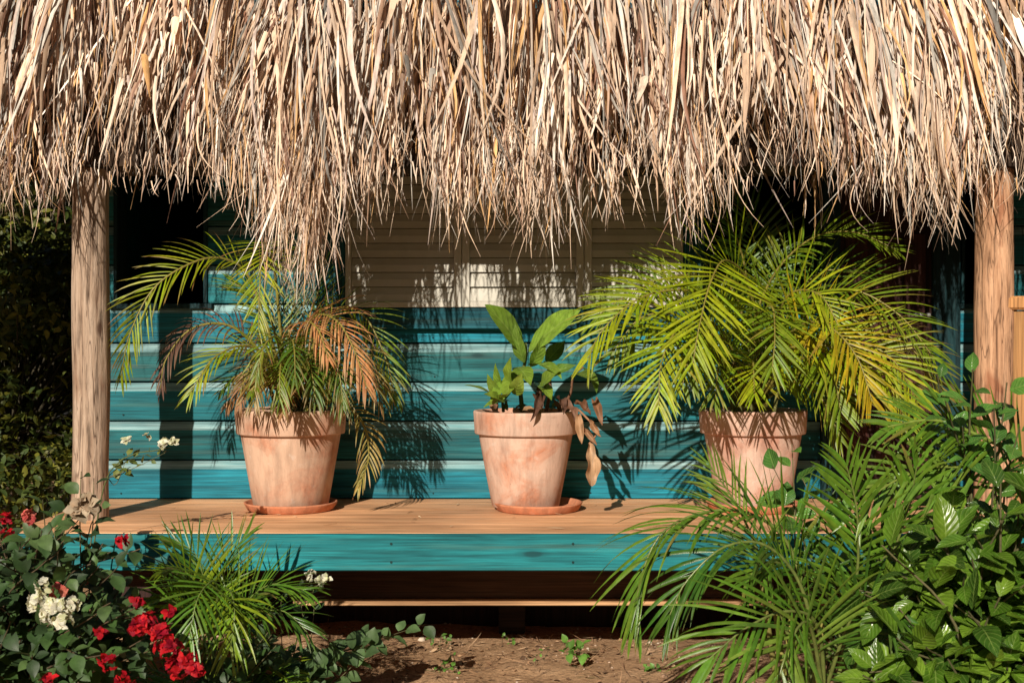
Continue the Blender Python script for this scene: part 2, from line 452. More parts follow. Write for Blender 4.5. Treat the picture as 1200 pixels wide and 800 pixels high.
def deck():
    mb = MB(); edges = [4.062, 4.245, 4.43, 4.615, 4.8, 4.932]
    for k, (a, b_) in enumerate(zip(edges[:-1], edges[1:])):
        c = np.ones(3) * [1.08, .98, 1.0, .95, 1.02, .97][k]
        mb.box((-1.60, a, DECK - .03), (3.2, b_ - .0015, DECK + R.uniform(-.0004, .0004)), c, 0, .0015)
    mb.box((-1.58, 4.96, DECK - .03), (3.18, 8.39, DECK - .005), (1, 1, 1))
    mb.build('deck', M['deck'], hut)
    mb = MB(); mb.box((-1.575, 4.028, DECK - .115), (3.2, 4.060, DECK - .0015), (1.25, 1.1, 1.0), 0, .003)
    
    for k in range(9):
        for zz in (.03, .088):
            xx = -1.5 + k * .56 + (k % 2) * .012
            mb.tube([(xx, 4.0275, DECK - zz), (xx, 4.0262, DECK - zz)], .0042, 8, (.5, .25, .2), cap=True)
    mb.build('fascia_board', M['teal'], hut)
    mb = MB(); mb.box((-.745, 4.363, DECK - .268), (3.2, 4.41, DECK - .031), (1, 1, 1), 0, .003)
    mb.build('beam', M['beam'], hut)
    mb = MB(); mb.box((-.745, 4.355, DECK - .292), (3.2, 4.41, DECK - .270), (1, 1, 1), 0, .002); mb.build('sunlit_strip', M['sunlit_strip'], hut)  # sunlit lower edge of the beam, painted as a separate pale piece
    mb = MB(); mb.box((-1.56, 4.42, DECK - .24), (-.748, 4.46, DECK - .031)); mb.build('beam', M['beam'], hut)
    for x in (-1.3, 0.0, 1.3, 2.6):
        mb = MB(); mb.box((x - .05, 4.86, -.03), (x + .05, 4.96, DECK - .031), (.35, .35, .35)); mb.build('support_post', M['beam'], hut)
    # dark sheet added to keep the space under the deck in full shade
    mb = MB(); mb.box((WL, 5.0, -.03), (WR, 5.03, DECK - .032), (.5, .5, .5)); mb.build('shade_backing', M['door'], hut)
deck()

def log(px0, px1, y, name, ztop, seed, tone=(1, 1, 1), r0=None):
    x = ((px0 + px1) / 2 - 600) / F * y; r = (px1 - px0) / 2 / F * y
    mb = MB(); n = 60; sides = 40
    zs = np.linspace(DECK - .001, ztop, n)
    th = np.linspace(0, 2 * math.pi, sides, endpoint=False)
    V = []
    for z in zs:
        ox = .006 * noise.noise(Vector((seed, 0, z * 1.6))); oy = .006 * noise.noise(Vector((seed, 5, z * 1.6)))
        sw = 1.0 + .05 * noise.noise(Vector((seed, 9, z * 2.2))) + (.05 * max(0, 1 - (z - DECK) / .12))
        for t in th:
            q = 1 + .035 * noise.noise(Vector((math.cos(t) * 1.2 + seed, math.sin(t) * 1.2, z * 2.0))) + .03 * noise.noise(Vector((math.cos(t) * 5 + seed, math.sin(t) * 5, z * 1.5)))
            V.append((x + ox + r * sw * q * math.cos(t), y + oy + r * sw * q * math.sin(t), z))
    i, j = np.meshgrid(np.arange(n - 1), np.arange(sides), indexing='ij'); j2 = (j + 1) % sides
    f = np.stack([i*sides+j, i*sides+j2, (i+1)*sides+j2, (i+1)*sides+j], -1).reshape(-1, 4)
    mb.add(V, f, tone)
    return mb.build(name, M['post'], hut)
log(85, 127, 4.40, 'post', 1.78, 1.0, (.84, .80, .76))
log(1143, 1187, 4.40, 'post', 1.78, 6.0, (1.0, .74, .56))
# eave log on the posts
mb = MB(); mb.tube(spline([(-2.5, 4.42, 1.83), (0, 4.42, 1.835), (3.0, 4.42, 1.83)], 30), .045, 14, (.8, .75, .7), cap=True, jit=.02)
mb.build('roof_beam', M['post'], hut)
for k in range(9):      # rafters
    x = -2.2 + k * .62
    mb = MB(); mb.tube(spline([(x, 4.36, 1.87), (x, 6.6, 3.62)], 8), .03, 8, (.6, .55, .5), cap=True)
    mb.build('rafter', M['post'], hut)

# shutters
def shutters():
    d = 4.905
    X = lambda px: (px - 600) / F * d
    zb = CH + (400 - 360) / F * d; zt = 1.98
    for a, b_, sl, sr in ((405, 541, 7, 9), (541.6, 684, 9, 9), (684.6, 800, 9, 9)):
        mb = MB()
        xa, xb = X(a), X(b_); wl, wr = sl / F * d, sr / F * d
        mb.box((xa, d - .012, zb), (xa + wl, d + .02, zt), (1, 1, 1), 0, .002)
        mb.box((xb - wr, d - .012, zb), (xb, d + .02, zt), (1, 1, 1), 0, .002)
        mb.box((xa + wl + .0005, d - .011, zb), (xb - wr - .0005, d + .02, zb + .022), (1, 1, 1), 0, .002)
        mb.box((xa + wl + .0005, d - .011, zt - .03), (xb - wr - .0005, d + .02, zt), (1, 1, 1), 0, .002)
        fr = mb.build('shutter', M['white'], hut)
        lv = MB(); p = 17.1 / F * d; z = zb + .022
        while z + p < zt - .03:
            c = np.ones(3) * R.uniform(.96, 1.02)
            V = []
            for x in (xa + wl + .001, xb - wr - .001):
                V += [(x, d - .006, z + .001), (x, d - .003, z + p * .5), (x, d + .008, z + p - .0012), (x, d + .014, z + p - .0012), (x, d + .002, z + .001)]
            f = np.array([(0, 5, 6, 1), (1, 6, 7, 2), (2, 7, 8, 3), (3, 8, 9, 4), (4, 9, 5, 0)])
            lv.add(V, f, c, smooth=False); z += p
        lv.box((xa + wl + .001, d + .016, zb + .01), (xb - wr - .001, d + .021, zt - .01), (.12, .1, .09))
        lv.build('louvre_panel', M['white'], fr)
    mb = MB(); mb.box((X(800) + .002, d - .01, zb - .10), (X(826), d + .018, 2.02), (1, 1, 1), 0, .002)
    mb.build('window_frame', M['dteal'], hut)
    mb = MB(); mb.box((X(371), d - .01, zb - .10), (X(405) - .002, d + .018, 2.02), (1.1, 1.1, 1.1), 0, .002)
    mb.build('window_frame', M['dteal'], hut)
    mb = MB(); mb.box((X(405), d - .004, zb - .082), (X(800), d + .012, zb - .003), (.45, .5, .55), 0, .002)
    mb.build('window_sill', M['teal'], hut)
    # door at the right with its frame
    z0 = CH + (400 - 425) / F * d
    fr = MB()
    fr.box((X(1092), d - .018, DECK + .001), (X(1124), d + .018, 2.05), (.4, .4, .4), 0, .003)  # frame and door tinted dark to carry the shade at this end
    fr.box((X(962), d - .018, DECK + .001), (X(984), d + .018, 2.05), (.4, .4, .4), 0, .003)
    fo = fr.build('door_frame', M['dteal'], hut)
    mb = MB()
    mb.box((X(984) + .001, d + .001, DECK + .004), (X(1092) - .001, d + .018, 2.04), (.6, .6, .6), 0)
    for k in range(3):
        for zz in (DECK + .12, DECK + .62, DECK + 1.1):
            a = X(984) + .02 + k * .112
            mb.box((a, d - .007, zz), (a + .085, d, zz + .40), (1, 1, 1), 0, .004)
    dr = mb.build('door', M['door'], hut)
    mb = MB(); mb.tube([(X(1082), d - .04, 1.2), (X(1082), d - .005, 1.2)], .008, 8, (.3, .3, .3)); mb.tube([(X(1086), d - .04, 1.2), (X(1060), d - .042, 1.2)], .008, 8, (.3, .3, .3), cap=True)
    mb.build('handle', M['bark'], dr)
shutters()

# ------------------------------------------------------------------ thatch
ENV = [(-700, 235), (-60, 240), (0, 240), (30, 244), (60, 232), (95, 195), (125, 185), (165, 190), (190, 170), (225, 185), (262, 225), (290, 245), (330, 280), (365, 300), (388, 285), (402, 205),
       (414, 235), (440, 205), (470, 205), (498, 185), (515, 218), (545, 245), (575, 262), (615, 258), (640, 245), (680, 225), (705, 205), (740, 195), (770, 205),
       (790, 240), (820, 252), (855, 246), (876, 170), (905, 195), (925, 205), (955, 178), (980, 215), (1010, 232), (1045, 226), (1075, 245), (1115, 250), (1150, 210), (1180, 205), (1210, 225), (1260, 240), (1900, 240)]
EX = np.array([e[0] for e in ENV]); EY = np.array([e[1] for e in ENV])
def thatch():
    mb = MB()
    d0 = 4.08
    pal = np.array([(.74, .545, .395), (.84, .67, .53), (.64, .44, .30), (.68, .40, .17), (.44, .28, .19), (.24, .12, .075), (.86, .75, .65), (.58, .46, .40)])
    pw = np.array([.24, .20, .16, .08, .10, .07, .07, .08])
    layers = [(.56, .84, 4.25, 300), (.66, .98, 4.13, 320), (.82, 1.14, 4.12, 230), (.98, 1.28, 4.16, 200), (1.14, 1.42, 4.22, 190), (1.30, 1.56, 4.33, 180), (1.48, 1.75, 4.49, 160)]
    x0, x1 = -2.75, 2.75
    for li, (za, zb, yr, dens) in enumerate(layers):
        # strands grow out of tufts
        nt = int((x1 - x0) / .05)
        tx = np.linspace(x0, x1, nt) + R.normal(0, .018, nt)
        tl = R.normal(0, .12, nt)                      # tuft lean
        tl += -.10 * np.clip(-tx / 2, -1, 1)
        ty = R.normal(0, .075, nt); tlen = R.normal(0, .19, nt); tt = R.uniform(.62, 1.15, nt)
        tw = R.uniform(.05, 1.0, nt) ** 1.7 + .04
        k = R.choice(nt, size=int(dens * (x1 - x0)), p=tw / tw.sum()); N = len(k)
        rx = tx[k] + R.normal(0, .022, N); rz = CH + R.uniform(za, zb, N); ry = yr + ty[k] + R.normal(0, .022, N) + (rz - CH - za) * .55
        lean = tl[k] + R.normal(0, .06, N)
        wild = R.random(N) < .06; lean = np.where(wild, lean + R.normal(0, .30, N), lean)
        pxr = 600 + rx * F / d0 + lean * 110
        envz = CH + (400 - np.interp(pxr, EX, EY)) / F * d0
        if li <= 1:
            dn = np.exp(-((pxr - 390) / 85) ** 2)
            ez = envz + .012 - .075 * dn + R.exponential(1, N) * (.10 - .05 * dn) + tlen[k] * .45 - (R.random(N) < .12) * R.uniform(0, .10, N)
            rz = np.maximum(rz, ez + R.uniform(.26, .6, N)); ry = yr + ty[k] + R.normal(0, .022, N) + np.maximum(rz - CH - za, 0) * .42
            L = rz - ez
        else:
            L = np.maximum(R.uniform(.6, 1.25, N) + tlen[k], .3)
            ez = envz + .03 + R.exponential(.26, N) + tlen[k] * .5
            L = np.minimum(L, np.maximum(rz - ez, .1))
        n = 7; s = np.linspace(0, 1, n)[None, :]
        bow = R.normal(0, .05, N)[:, None]; curl = R.normal(0, .07, N)[:, None] * (s ** 3)
        out = (.13 + .08 * (li > 1) + R.normal(0, .08, N))[:, None]
        Lc = L[:, None]
        Xc = rx[:, None] + Lc * (lean[:, None] * s + bow * np.sin(s * math.pi) + curl)
        Yc = ry[:, None] - Lc * out * (1 - (1 - s) ** 2) + Lc * R.normal(0, .05, N)[:, None] * s ** 2
        Zc = rz[:, None] - Lc * s
        C = np.stack([Xc, Yc, Zc], -1)
        w = R.lognormal(math.log(.0044 if li > 1 else .0034), .50, N); w = np.clip(w, .0012, .014)
        prof = np.interp(s[0], [0, .12, .45, .8, 1], [.8, 1, .82, .42, .08])
        W = w[:, None] * prof[None]
        ang = R.normal(-.15, .62, N); tw2 = R.normal(0, .45, N)[:, None] * s
        a = ang[:, None] + tw2
        S = np.stack([np.cos(a), np.sin(a), np.zeros_like(a)], -1)
        T = nrm(np.gradient(C, axis=1)); S = nrm(S - T * (S * T).sum(-1, keepdims=True))
        ci = R.choice(len(pal), N, p=pw / pw.sum())
        c = 1.08 * pal[ci] * (tt[k] * R.uniform(.8, 1.15, N))[:, None]
        wv = np.array([noise.noise(Vector((a * 1.7, li * 2.3, b * 2.2))) + .6 * noise.noise(Vector((a * 7, li, b * 4))) for a, b in zip(rx, rz)])
        c = c * np.clip(1 + .55 * wv, .5, 1.25)[:, None]
        gy = (R.random(N) < .15)[:, None]; c = np.where(gy, c.mean(1, keepdims=True) * np.array([1.05, .97, .86]), c)
        tip = 1 - .30 * s[..., None] ** 2 * R.random((N, 1, 1))
        mb.ribbon(C, W, S, .4, c[:, None, :] * tip)
    # long thin wisps under the fringe
    N = 1100
    rx = R.uniform(x0, x1, N); lean = R.normal(0, .16, N)
    rz = CH + R.uniform(.5, .7, N); ry = 4.06 + R.normal(0, .05, N)
    envz = CH + (400 - np.interp(600 + rx * F / d0, EX, EY)) / F * d0
    L = np.maximum(rz - envz + R.normal(-.01, .045, N), .05)
    s = np.linspace(0, 1, 9)[None, :]
    C = np.stack([rx[:, None] + L[:, None] * (lean[:, None] * s + R.normal(0, .07, N)[:, None] * np.sin(s * 3.1) + R.normal(0, .14, N)[:, None] * s ** 4),
                  ry[:, None] - L[:, None] * .1 * s, rz[:, None] - L[:, None] * s], -1)
    W = np.clip(R.lognormal(math.log(.0015), .35, N), .0008, .003)[:, None] * np.interp(s[0], [0, .6, 1], [1, .8, .2])[None]
    a = R.normal(0, .7, N)[:, None] + 0 * s
    S = np.stack([np.cos(a), np.sin(a), 0 * a], -1)
    c = pal[R.choice(len(pal), N, p=pw)] * R.uniform(.8, 1.2, (N, 1))
    mb.ribbon(C, W, S, .4, c[:, None, :] * np.ones((1, 9, 1)))
    roof = MB()
    # solid thatch body, front slope, back slope
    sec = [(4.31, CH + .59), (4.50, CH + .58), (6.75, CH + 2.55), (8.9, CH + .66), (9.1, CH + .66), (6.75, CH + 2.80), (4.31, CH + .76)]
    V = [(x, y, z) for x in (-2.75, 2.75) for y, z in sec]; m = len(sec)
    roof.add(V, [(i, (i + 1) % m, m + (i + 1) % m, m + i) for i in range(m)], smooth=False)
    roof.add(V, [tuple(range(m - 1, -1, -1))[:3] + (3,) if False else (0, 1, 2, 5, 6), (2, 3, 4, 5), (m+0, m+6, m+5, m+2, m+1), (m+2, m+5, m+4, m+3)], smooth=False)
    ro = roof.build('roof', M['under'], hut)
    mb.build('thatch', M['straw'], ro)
thatch()

# ------------------------------------------------------------------ pots
def lathe(mb, prof, cx, cy, seg=72, col=(1, 1, 1), wob=0.0, seed=0):
    th = np.linspace(0, 2 * math.pi, seg, endpoint=False); V = []
    for r, z in prof:
        for t in th:
            q = 1 + wob * noise.noise(Vector((math.cos(t) * 1.5 + seed, math.sin(t) * 1.5, z * 6)))
            V.append((cx + r * q * math.cos(t), cy + r * q * math.sin(t), z))
    n = len(prof); i, j = np.meshgrid(np.arange(n - 1), np.arange(seg), indexing='ij'); j2 = (j + 1) % seg
    mb.add(V, np.stack([i*seg+j, i*seg+j2, (i+1)*seg+j2, (i+1)*seg+j], -1).reshape(-1, 4), col)

def saucer(cx, cy, r, label):
    mb = MB(); z = DECK + .0015
    prof = [(0.001, z), (r * .9, z), (r * .93, z + .003), (r, z + .024), (r + .002, z + .028), (r - .004, z + .030), (r - .009, z + .026), (r * .88, z + .010), (.001, z + .009)]
    lathe(mb, prof, cx, cy); o = mb.build('plant_saucer', M['saucer']); tag(o, label, 'saucer', 'terracotta saucers under the pots')

def pot(root, cx, cy, r, rb, h, m, seed):
    z = DECK + .0115; mb = MB(); k = r / .2
    ch = .088 * k
    prof = [(.001, z), (rb - .006, z), (rb, z + .005), (rb + (r * .885 - rb) * .5, z + (h - ch) * .5), (r * .885, z + h - ch - .004), (r * .888, z + h - ch),
            (r * .955, z + h - ch + .001), (r * .965, z + h - ch + .005), (r * .99, z + h - .010), (r * .992, z + h - .003), (r * .975, z + h), (r * .915, z + h), (r * .90, z + h - .008), (r * .87, z + h - .05)]
    lathe(mb, prof, cx, cy, wob=.012, seed=seed); po = mb.build('pot', m, root)
    so = MB(); g = 14
    V = [(cx + .88 * r * a * math.cos(t), cy + .88 * r * a * math.sin(t), z + h - .028 + .012 * noise.noise(Vector((a * 5 * math.cos(t), a * 5 * math.sin(t), seed)))) for a in np.linspace(0.02, 1, g) for t in np.linspace(0, 2 * math.pi, 32, endpoint=False)]
    i, j = np.meshgrid(np.arange(g - 1), np.arange(32), indexing='ij'); j2 = (j + 1) % 32
    so.add(V, np.stack([i*32+j, i*32+j2, (i+1)*32+j2, (i+1)*32+j], -1).reshape(-1, 4)); so.add(V[:32], [tuple(range(32))])
    so.build('soil', M['soil'], po)
    return z + h - .03

# ------------------------------------------------------------------ palms
YG = (.26, .34, .010); G = (.07, .15, .014); LG = (.15, .235, .012); DG = (.035, .085, .028); BR = (.30, .17, .075); OR = (.50, .24, .09); TIP = (.30, .15, .06); DBR = (.12, .06, .04); GOLD = (.36, .30, .012)
def frond(root, pts, ll=.16, n=34, col=LG, tip=TIP, tipamt=.35, droop=.5, w=.0075, start=.3, vee=.25, face=(0, -.55, .83),
          stem=(.28, .24, .05), rs=.006, jag=.06, mat_=None, name='frond', a0=62, a1=20, label=None, seg=7):
    n = int(n * .78); w = w * .86; ll = ll * 1.14
    C = spline(pts, 40); mb = MB()
    rad = np.interp(np.linspace(0, 1, 40), [0, .3, 1], [rs * 1.3, rs, rs * .25])
    mb.tube(C, rad, 6, stem)
    T = nrm(np.gradient(C, axis=0))
    Lr = np.linalg.norm(np.diff(C, axis=0), axis=1).sum()
    t = np.linspace(start, .995, n); t = np.concatenate([t, t + (.5 * (1 - start) / n)]); t = np.clip(t, 0, 1)
    side = np.concatenate([np.ones(n), -np.ones(n)])
    keep = R.random(2 * n) > .04; t = t[keep]; side = side[keep]; N = len(t)
    idx = t * 39; i0 = np.clip(idx.astype(int), 0, 38); fr = (idx - i0)[:, None]
    B = C[i0] * (1 - fr) + C[i0 + 1] * fr; Tt = nrm(T[i0] * (1 - fr) + T[i0 + 1] * fr)
    fc = np.broadcast_to(np.asarray(face, float), (N, 3))
    S = nrm(np.cross(Tt, fc)); U = nrm(np.cross(S, Tt))
    q = (t - start) / (1 - start)
    ang = np.radians(np.interp(q, [0, 1], [a0, a1]) + R.normal(0, 5, N))
    vv = vee + R.normal(0, jag, N)
    D = nrm(np.cos(ang)[:, None] * Tt + np.sin(ang)[:, None] * (side[:, None] * S * np.cos(vv)[:, None] + U * np.sin(vv)[:, None]))
    L = ll * np.interp(q, [0, .12, .35, .7, 1], [.62, .9, 1, .82, .42]) * R.uniform(.90, 1.06, N)
    s = np.linspace(0, 1, seg); dr = droop * R.uniform(.55, 1.4, N)
    Dn = np.array([0, 0, -1.0]); pts_ = [B]; d = D.copy()
    lat = R.normal(0, .06, N)[:, None] * S
    for k in range(1, seg):
        d = nrm(d + (Dn[None] * dr[:, None] + lat) * (s[k] ** 1.0) * 2.0 / (seg - 1))
        pts_.append(pts_[-1] + d * (L / (seg - 1))[:, None])
    CC = np.stack(pts_, 1)
    TT = nrm(np.gradient(CC, axis=1))
    Wd = np.broadcast_to((Tt * side[:, None])[:, None], CC.shape)
    Wd = nrm(Wd - TT * (Wd * TT).sum(-1, keepdims=True))
    Nn = nrm(np.cross(Wd, TT)); tw = (R.normal(.12, .18, N)[:, None] + R.normal(0, .2, N)[:, None] * s[None])[..., None]
    Wd = nrm(Wd * np.cos(tw) + Nn * np.sin(tw))
    W = (w / 2 * R.uniform(.8, 1.2, N))[:, None] * np.interp(s, [0, .12, .45, .8, 1], [.35, .8, 1, .62, .06])[None]
    base = np.asarray(col)[None] * R.uniform(.75, 1.25, (N, 1)) * np.stack([R.uniform(.85, 1.2, N), np.ones(N), np.ones(N)], 1)
    ta = (R.random(N) ** 2 * 2 * tipamt)[:, None] * s[None] ** 2.5; ta = np.clip(ta + (R.random(N) < tipamt * .25)[:, None] * .6 * s[None], 0, 1)[..., None]
    cols = base[:, None] * (1 - ta) + np.asarray(tip)[None, None] * ta
    mb.ribbon(CC, W, Wd, .35, cols)
    o = mb.build(name, mat_ or M['palm'], root)
    if label: o['label'] = label
    return o

def auto_frond(root, base, az, el, length, bend=1.6, **k):
    """az 0 = right, -90deg = towards the camera"""
    p = np.array(base, float); out = [p]
    az = math.radians(az); e = math.radians(el)
    for i in range(6):
        out.append(out[-1] + length / 6 * np.array([math.cos(e) * math.cos(az), math.cos(e) * math.sin(az), math.sin(e)]))
        e -= bend / 6 * (.5 + i * .25)
    return frond(root, out, **k)

def canes(root, cx, cy, z, n, h, spread, colr=(.16, .16, .05), r=.008, name='stem'):
    for i in range(n):
        a = R.uniform(0, 6.28); q = R.uniform(.1, 1) * spread
        b = np.array([cx + q * math.cos(a), cy + q * math.sin(a), z - .01])
        t = b + np.array([math.cos(a) * .08, math.sin(a) * .08, h * R.uniform(.6, 1)])
        mb = MB(); mb.tube(spline([b, (b + t) / 2 + R.normal(0, .006, 3), t], 10), np.linspace(r, r * .6, 10), 8, np.array(colr) * R.uniform(.6, 1.3)); mb.build(name, M['bark'], root)

D0 = 4.62
def PP(*a): return [P(*q) for q in a]
# ---- left pot
cxL = (341 - 600) / F * D0
pl = thing('potted_palm', 'scruffy yellowing areca palm with dead orange fronds, potted nearest the left post', 'potted plant', (cxL, D0, DECK + .0115), 'terracotta pots of plants on the deck')
saucer(cxL, D0, .166, 'orange terracotta saucer under the pot with the scruffy dying palm')
zs = pot(pl, cxL, D0, .2015, .134, .352, M['pot0'], 1)
canes(pl, cxL, D0, zs, 9, .30, .07)
bL = (341, 480, 4.62)
frond(pl, PP(bL, (318, 400, 4.60), (292, 325, 4.55), (262, 303, 4.5), (225, 308, 4.42), (180, 338, 4.36), (152, 392, 4.33), (142, 440, 4.33)), ll=.16, n=44, col=YG, start=.42, droop=.35, tipamt=.5, face=(.5, -.35, .8), a0=55, a1=18)
frond(pl, PP(bL, (330, 400, 4.66), (322, 320, 4.62), (313, 284, 4.5), (307, 300, 4.38), (304, 345, 4.32), (303, 385, 4.3)), ll=.15, n=40, col=YG, start=.50, droop=.25, tipamt=.5, face=(0, -1, .25), a0=75, a1=20)
frond(pl, PP(bL, (325, 430, 4.5), (290, 405, 4.4), (250, 420, 4.3), (222, 462, 4.25)), ll=.15, n=34, col=YG, start=.25, droop=.5, tipamt=.3)
frond(pl, PP(bL, (310, 420, 4.6), (270, 382, 4.55), (225, 385, 4.5), (195, 420, 4.46), (188, 455, 4.45)), ll=.12, n=36, col=DBR, tip=BR, start=.35, droop=1.2, tipamt=.5, mat_=M['dry'], label='dark dead brown frond')
frond(pl, PP(bL, (350, 420, 4.52), (368, 372, 4.42), (395, 376, 4.33), (415, 410, 4.28), (430, 455, 4.26)), ll=.17, n=44, col=OR, tip=(.5, .33, .18), start=.35, droop=1.1, tipamt=.8, mat_=M['dry'], w=.008, label='hanging dead orange frond')
frond(pl, PP(bL, (345, 425, 4.5), (355, 380, 4.36), (372, 385, 4.25), (385, 420, 4.2)), ll=.15, n=30, col=OR, tip=BR, start=.35, droop=1.1, tipamt=.8, mat_=M['dry'], label='hanging dead orange frond')
frond(pl, PP(bL, (365, 410, 4.62), (395, 362, 4.6), (428, 372, 4.56), (452, 420, 4.52), (462, 462, 4.5)), ll=.16, n=40, col=LG, start=.3, droop=.6, tipamt=.5)
frond(pl, PP(bL, (362, 430, 4.55), (392, 400, 4.46), (425, 415, 4.4), (448, 470, 4.38)), ll=.15, n=34, col=(.2, .2, .05), start=.25, droop=.8, tipamt=.8)
frond(pl, PP((360, 480, 4.6), (395, 470, 4.52), (425, 495, 4.48), (432, 535, 4.47), (420, 572, 4.47)), ll=.10, n=28, col=(.3, .26, .07), start=.3, droop=.9, tipamt=.8, label='low hanging withered frond')
frond(pl, PP(bL, (352, 400, 4.7), (372, 345, 4.72), (378, 310, 4.72)), ll=.15, n=26, col=G, start=.4, droop=.2, tipamt=.3)
frond(pl, PP(bL, (338, 400, 4.66), (345, 350, 4.7), (352, 300, 4.72)), ll=.13, n=24, col=(.12, .17, .07), start=.4, droop=.1, tipamt=.4, a0=45, a1=15)
frond(pl, PP(bL, (325, 400, 4.66), (305, 350, 4.68), (270, 330, 4.7)), ll=.15, n=28, col=LG, start=.4, droop=.3, tipamt=.4)
frond(pl, PP(bL, (335, 430, 4.45), (325, 395, 4.3), (310, 405, 4.2), (300, 440, 4.16)), ll=.14, n=30, col=LG, start=.3, droop=.7, tipamt=.6)
frond(pl, PP(bL, (340, 440, 4.45), (342, 400, 4.3), (345, 410, 4.18), (346, 445, 4.12)), ll=.14, n=30, col=G, start=.3, droop=.7, tipamt=.5)
frond(pl, PP(bL, (350, 440, 4.5), (375, 410, 4.35), (395, 430, 4.25), (402, 470, 4.22)), ll=.13, n=30, col=G, start=.3, droop=.8, tipamt=.8)
frond(pl, PP(bL, (325, 440, 4.5), (300, 425, 4.4), (285, 450, 4.35), (280, 475, 4.33)), ll=.10, n=26, col=BR, tip=TIP, start=.3, droop=1.1, tipamt=.8, mat_=M['dry'], label='dead brown frond')
for q in (((318, 446, 4.48), (306, 430, 4.38), (300, 446, 4.32), (298, 470, 4.30)), ((334, 440, 4.46), (330, 424, 4.34), (328, 440, 4.27), (328, 468, 4.25)),
          ((352, 440, 4.46), (360, 424, 4.35), (366, 440, 4.28), (370, 468, 4.26)), ((362, 446, 4.5), (384, 432, 4.4), (396, 450, 4.34), (402, 478, 4.32))):
    frond(pl, PP(bL, *q), ll=.14, n=30, col=[LG, G, (.25, .2, .05)][R.integers(3)], start=.35, droop=.5, tipamt=.8, face=(0, -.9, .45), w=.008)
for i in range(12):
    auto_frond(pl, P(341 + R.uniform(-25, 25), 476, 4.62), R.uniform(-200, 20), R.uniform(35, 75), R.uniform(.25, .42), bend=1.9,
               ll=.10, n=20, col=[G, DG, BR, LG][i % 4], droop=.7, tipamt=.6, start=.35)

# ---- centre pot
cxC = (616 - 600) / F * D0
pc = thing('potted_plant', 'broad-leaved plant with two big upright leaves and withered brown ones in the middle pot', 'potted plant', (cxC, D0, DECK + .0115), 'terracotta pots of plants on the deck')
saucer((630 - 600) / F * D0, D0 - .01, .160, 'orange terracotta saucer under the middle pot with the broad-leaved plant')
zs = pot(pc, cxC, D0, .190, .122, .346, M['pot1'], 3)

def leaf_batch(mb, B, D, Nn, L, W, curl, cols, n=9, m=5, fold=.25, prof=None, wave=0.0, mi=0):
    B = np.atleast_2d(B).astype(float); D = nrm(np.atleast_2d(D)); Nn = np.atleast_2d(Nn).astype(float)
    Nn = nrm(Nn - D * (Nn * D).sum(-1, keepdims=True)); k = len(B)
    L = np.broadcast_to(L, (k,)); W = np.broadcast_to(W, (k,)); curl = np.broadcast_to(curl, (k,))
    s = np.linspace(0, 1, n)
    th = curl[:, None] * s[None]
    step = (L / (n - 1))[:, None, None] * (np.cos(th)[..., None] * D[:, None] - np.sin(th)[..., None] * Nn[:, None])
    C = B[:, None] + np.concatenate([np.zeros((k, 1, 3)), np.cumsum(step[:, :-1], 1)], 1)
    S = np.broadcast_to(nrm(np.cross(D, Nn))[:, None], C.shape)
    if prof is None: prof = ([0, .08, .3, .5, .75, .92, 1], [.06, .42, .96, 1, .62, .2, .02])
    Wp = (W / 2)[:, None] * np.interp(s, *prof)[None]
    cols = np.asarray(cols, float)
    if cols.ndim == 1: cols = np.broadcast_to(cols, (k, 3))
    wav = None
    if wave: wav = wave * W[:, None] * np.sin(s[None] * 14 + R.uniform(0, 6, (k, 1)))[...]
    mb.ribbon(C, Wp, S, fold, cols[:, None], m=m, mi=mi, wav=wav)
    return C

def one_leaf(root, a, b, width, n, col, curl=.5, fold=.25, m_=None, wave=.02, prof=None, name='leaf', label=None):
    a = P(*a); b = P(*b); L = np.linalg.norm(b - a)
    ch = nrm(b - a); n = nrm(np.asarray(n, float)); n = nrm(n - ch * (n @ ch))
    D = math.cos(curl / 2) * ch + math.sin(curl / 2) * n
    mb = MB(); leaf_batch(mb, a, D, n, L * (1 + curl * curl / 24), width, curl, col, n=16, m=7, fold=fold, wave=wave, prof=prof)
    o = mb.build(name, m_ or M['bigleaf'], root)
    if label: o['label'] = label
LP = ([0, .06, .25, .5, .75, .92, 1], [.05, .25, .72, 1, .82, .35, .02])
BG = (.19, .31, .035)
one_leaf(pc, (612, 412, 4.58), (567, 357, 4.42), .095, (-.35, -.6, .55), (.17, .29, .035), .45, .30, prof=LP, label='large upright leaf')
one_leaf(pc, (619, 412, 4.58), (681, 364, 4.44), .105, (.25, -.7, .6), (.20, .33, .04), .35, .22, prof=LP, label='large upright leaf')
one_leaf(pc, (620, 428, 4.58), (658, 446, 4.42), .075, (.2, -.35, .9), BG, .9, .2)
one_leaf(pc, (612, 432, 4.58), (590, 468, 4.44), .075, (-.3, -.8, .4), (.18, .27, .03), .3, .25)
one_leaf(pc, (606, 430, 4.55), (622, 452, 4.40), .07, (.2, -.9, .3), (.16, .26, .03), .5, .25)
one_leaf(pc, (598, 445, 4.56), (574, 472, 4.44), .05, (-.2, -.8, .5), BG, .4)
one_leaf(pc, (590, 462, 4.56), (581, 425, 4.50), .045, (-.6, -.7, .3), BG, .3)
one_leaf(pc, (582, 466, 4.56), (544, 452, 4.50), .045, (-.1, -.3, .9), (.17, .25, .04), .5)
one_leaf(pc, (592, 468, 4.6), (608, 436, 4.55), .04, (-.5, -.7, .4), BG, .3)
one_leaf(pc, (628, 448, 4.58), (646, 470, 4.42), .06, (.3, -.8, .5), (.17, .26, .03), .5)
one_leaf(pc, (672, 440, 4.55), (702, 452, 4.42), .062, (.2, -.7, .6), (.12, .2, .03), 1.0)
one_leaf(pc, (684, 430, 4.55), (699, 461, 4.46), .05, (.6, -.7, .4), (.10, .19, .03), .5)
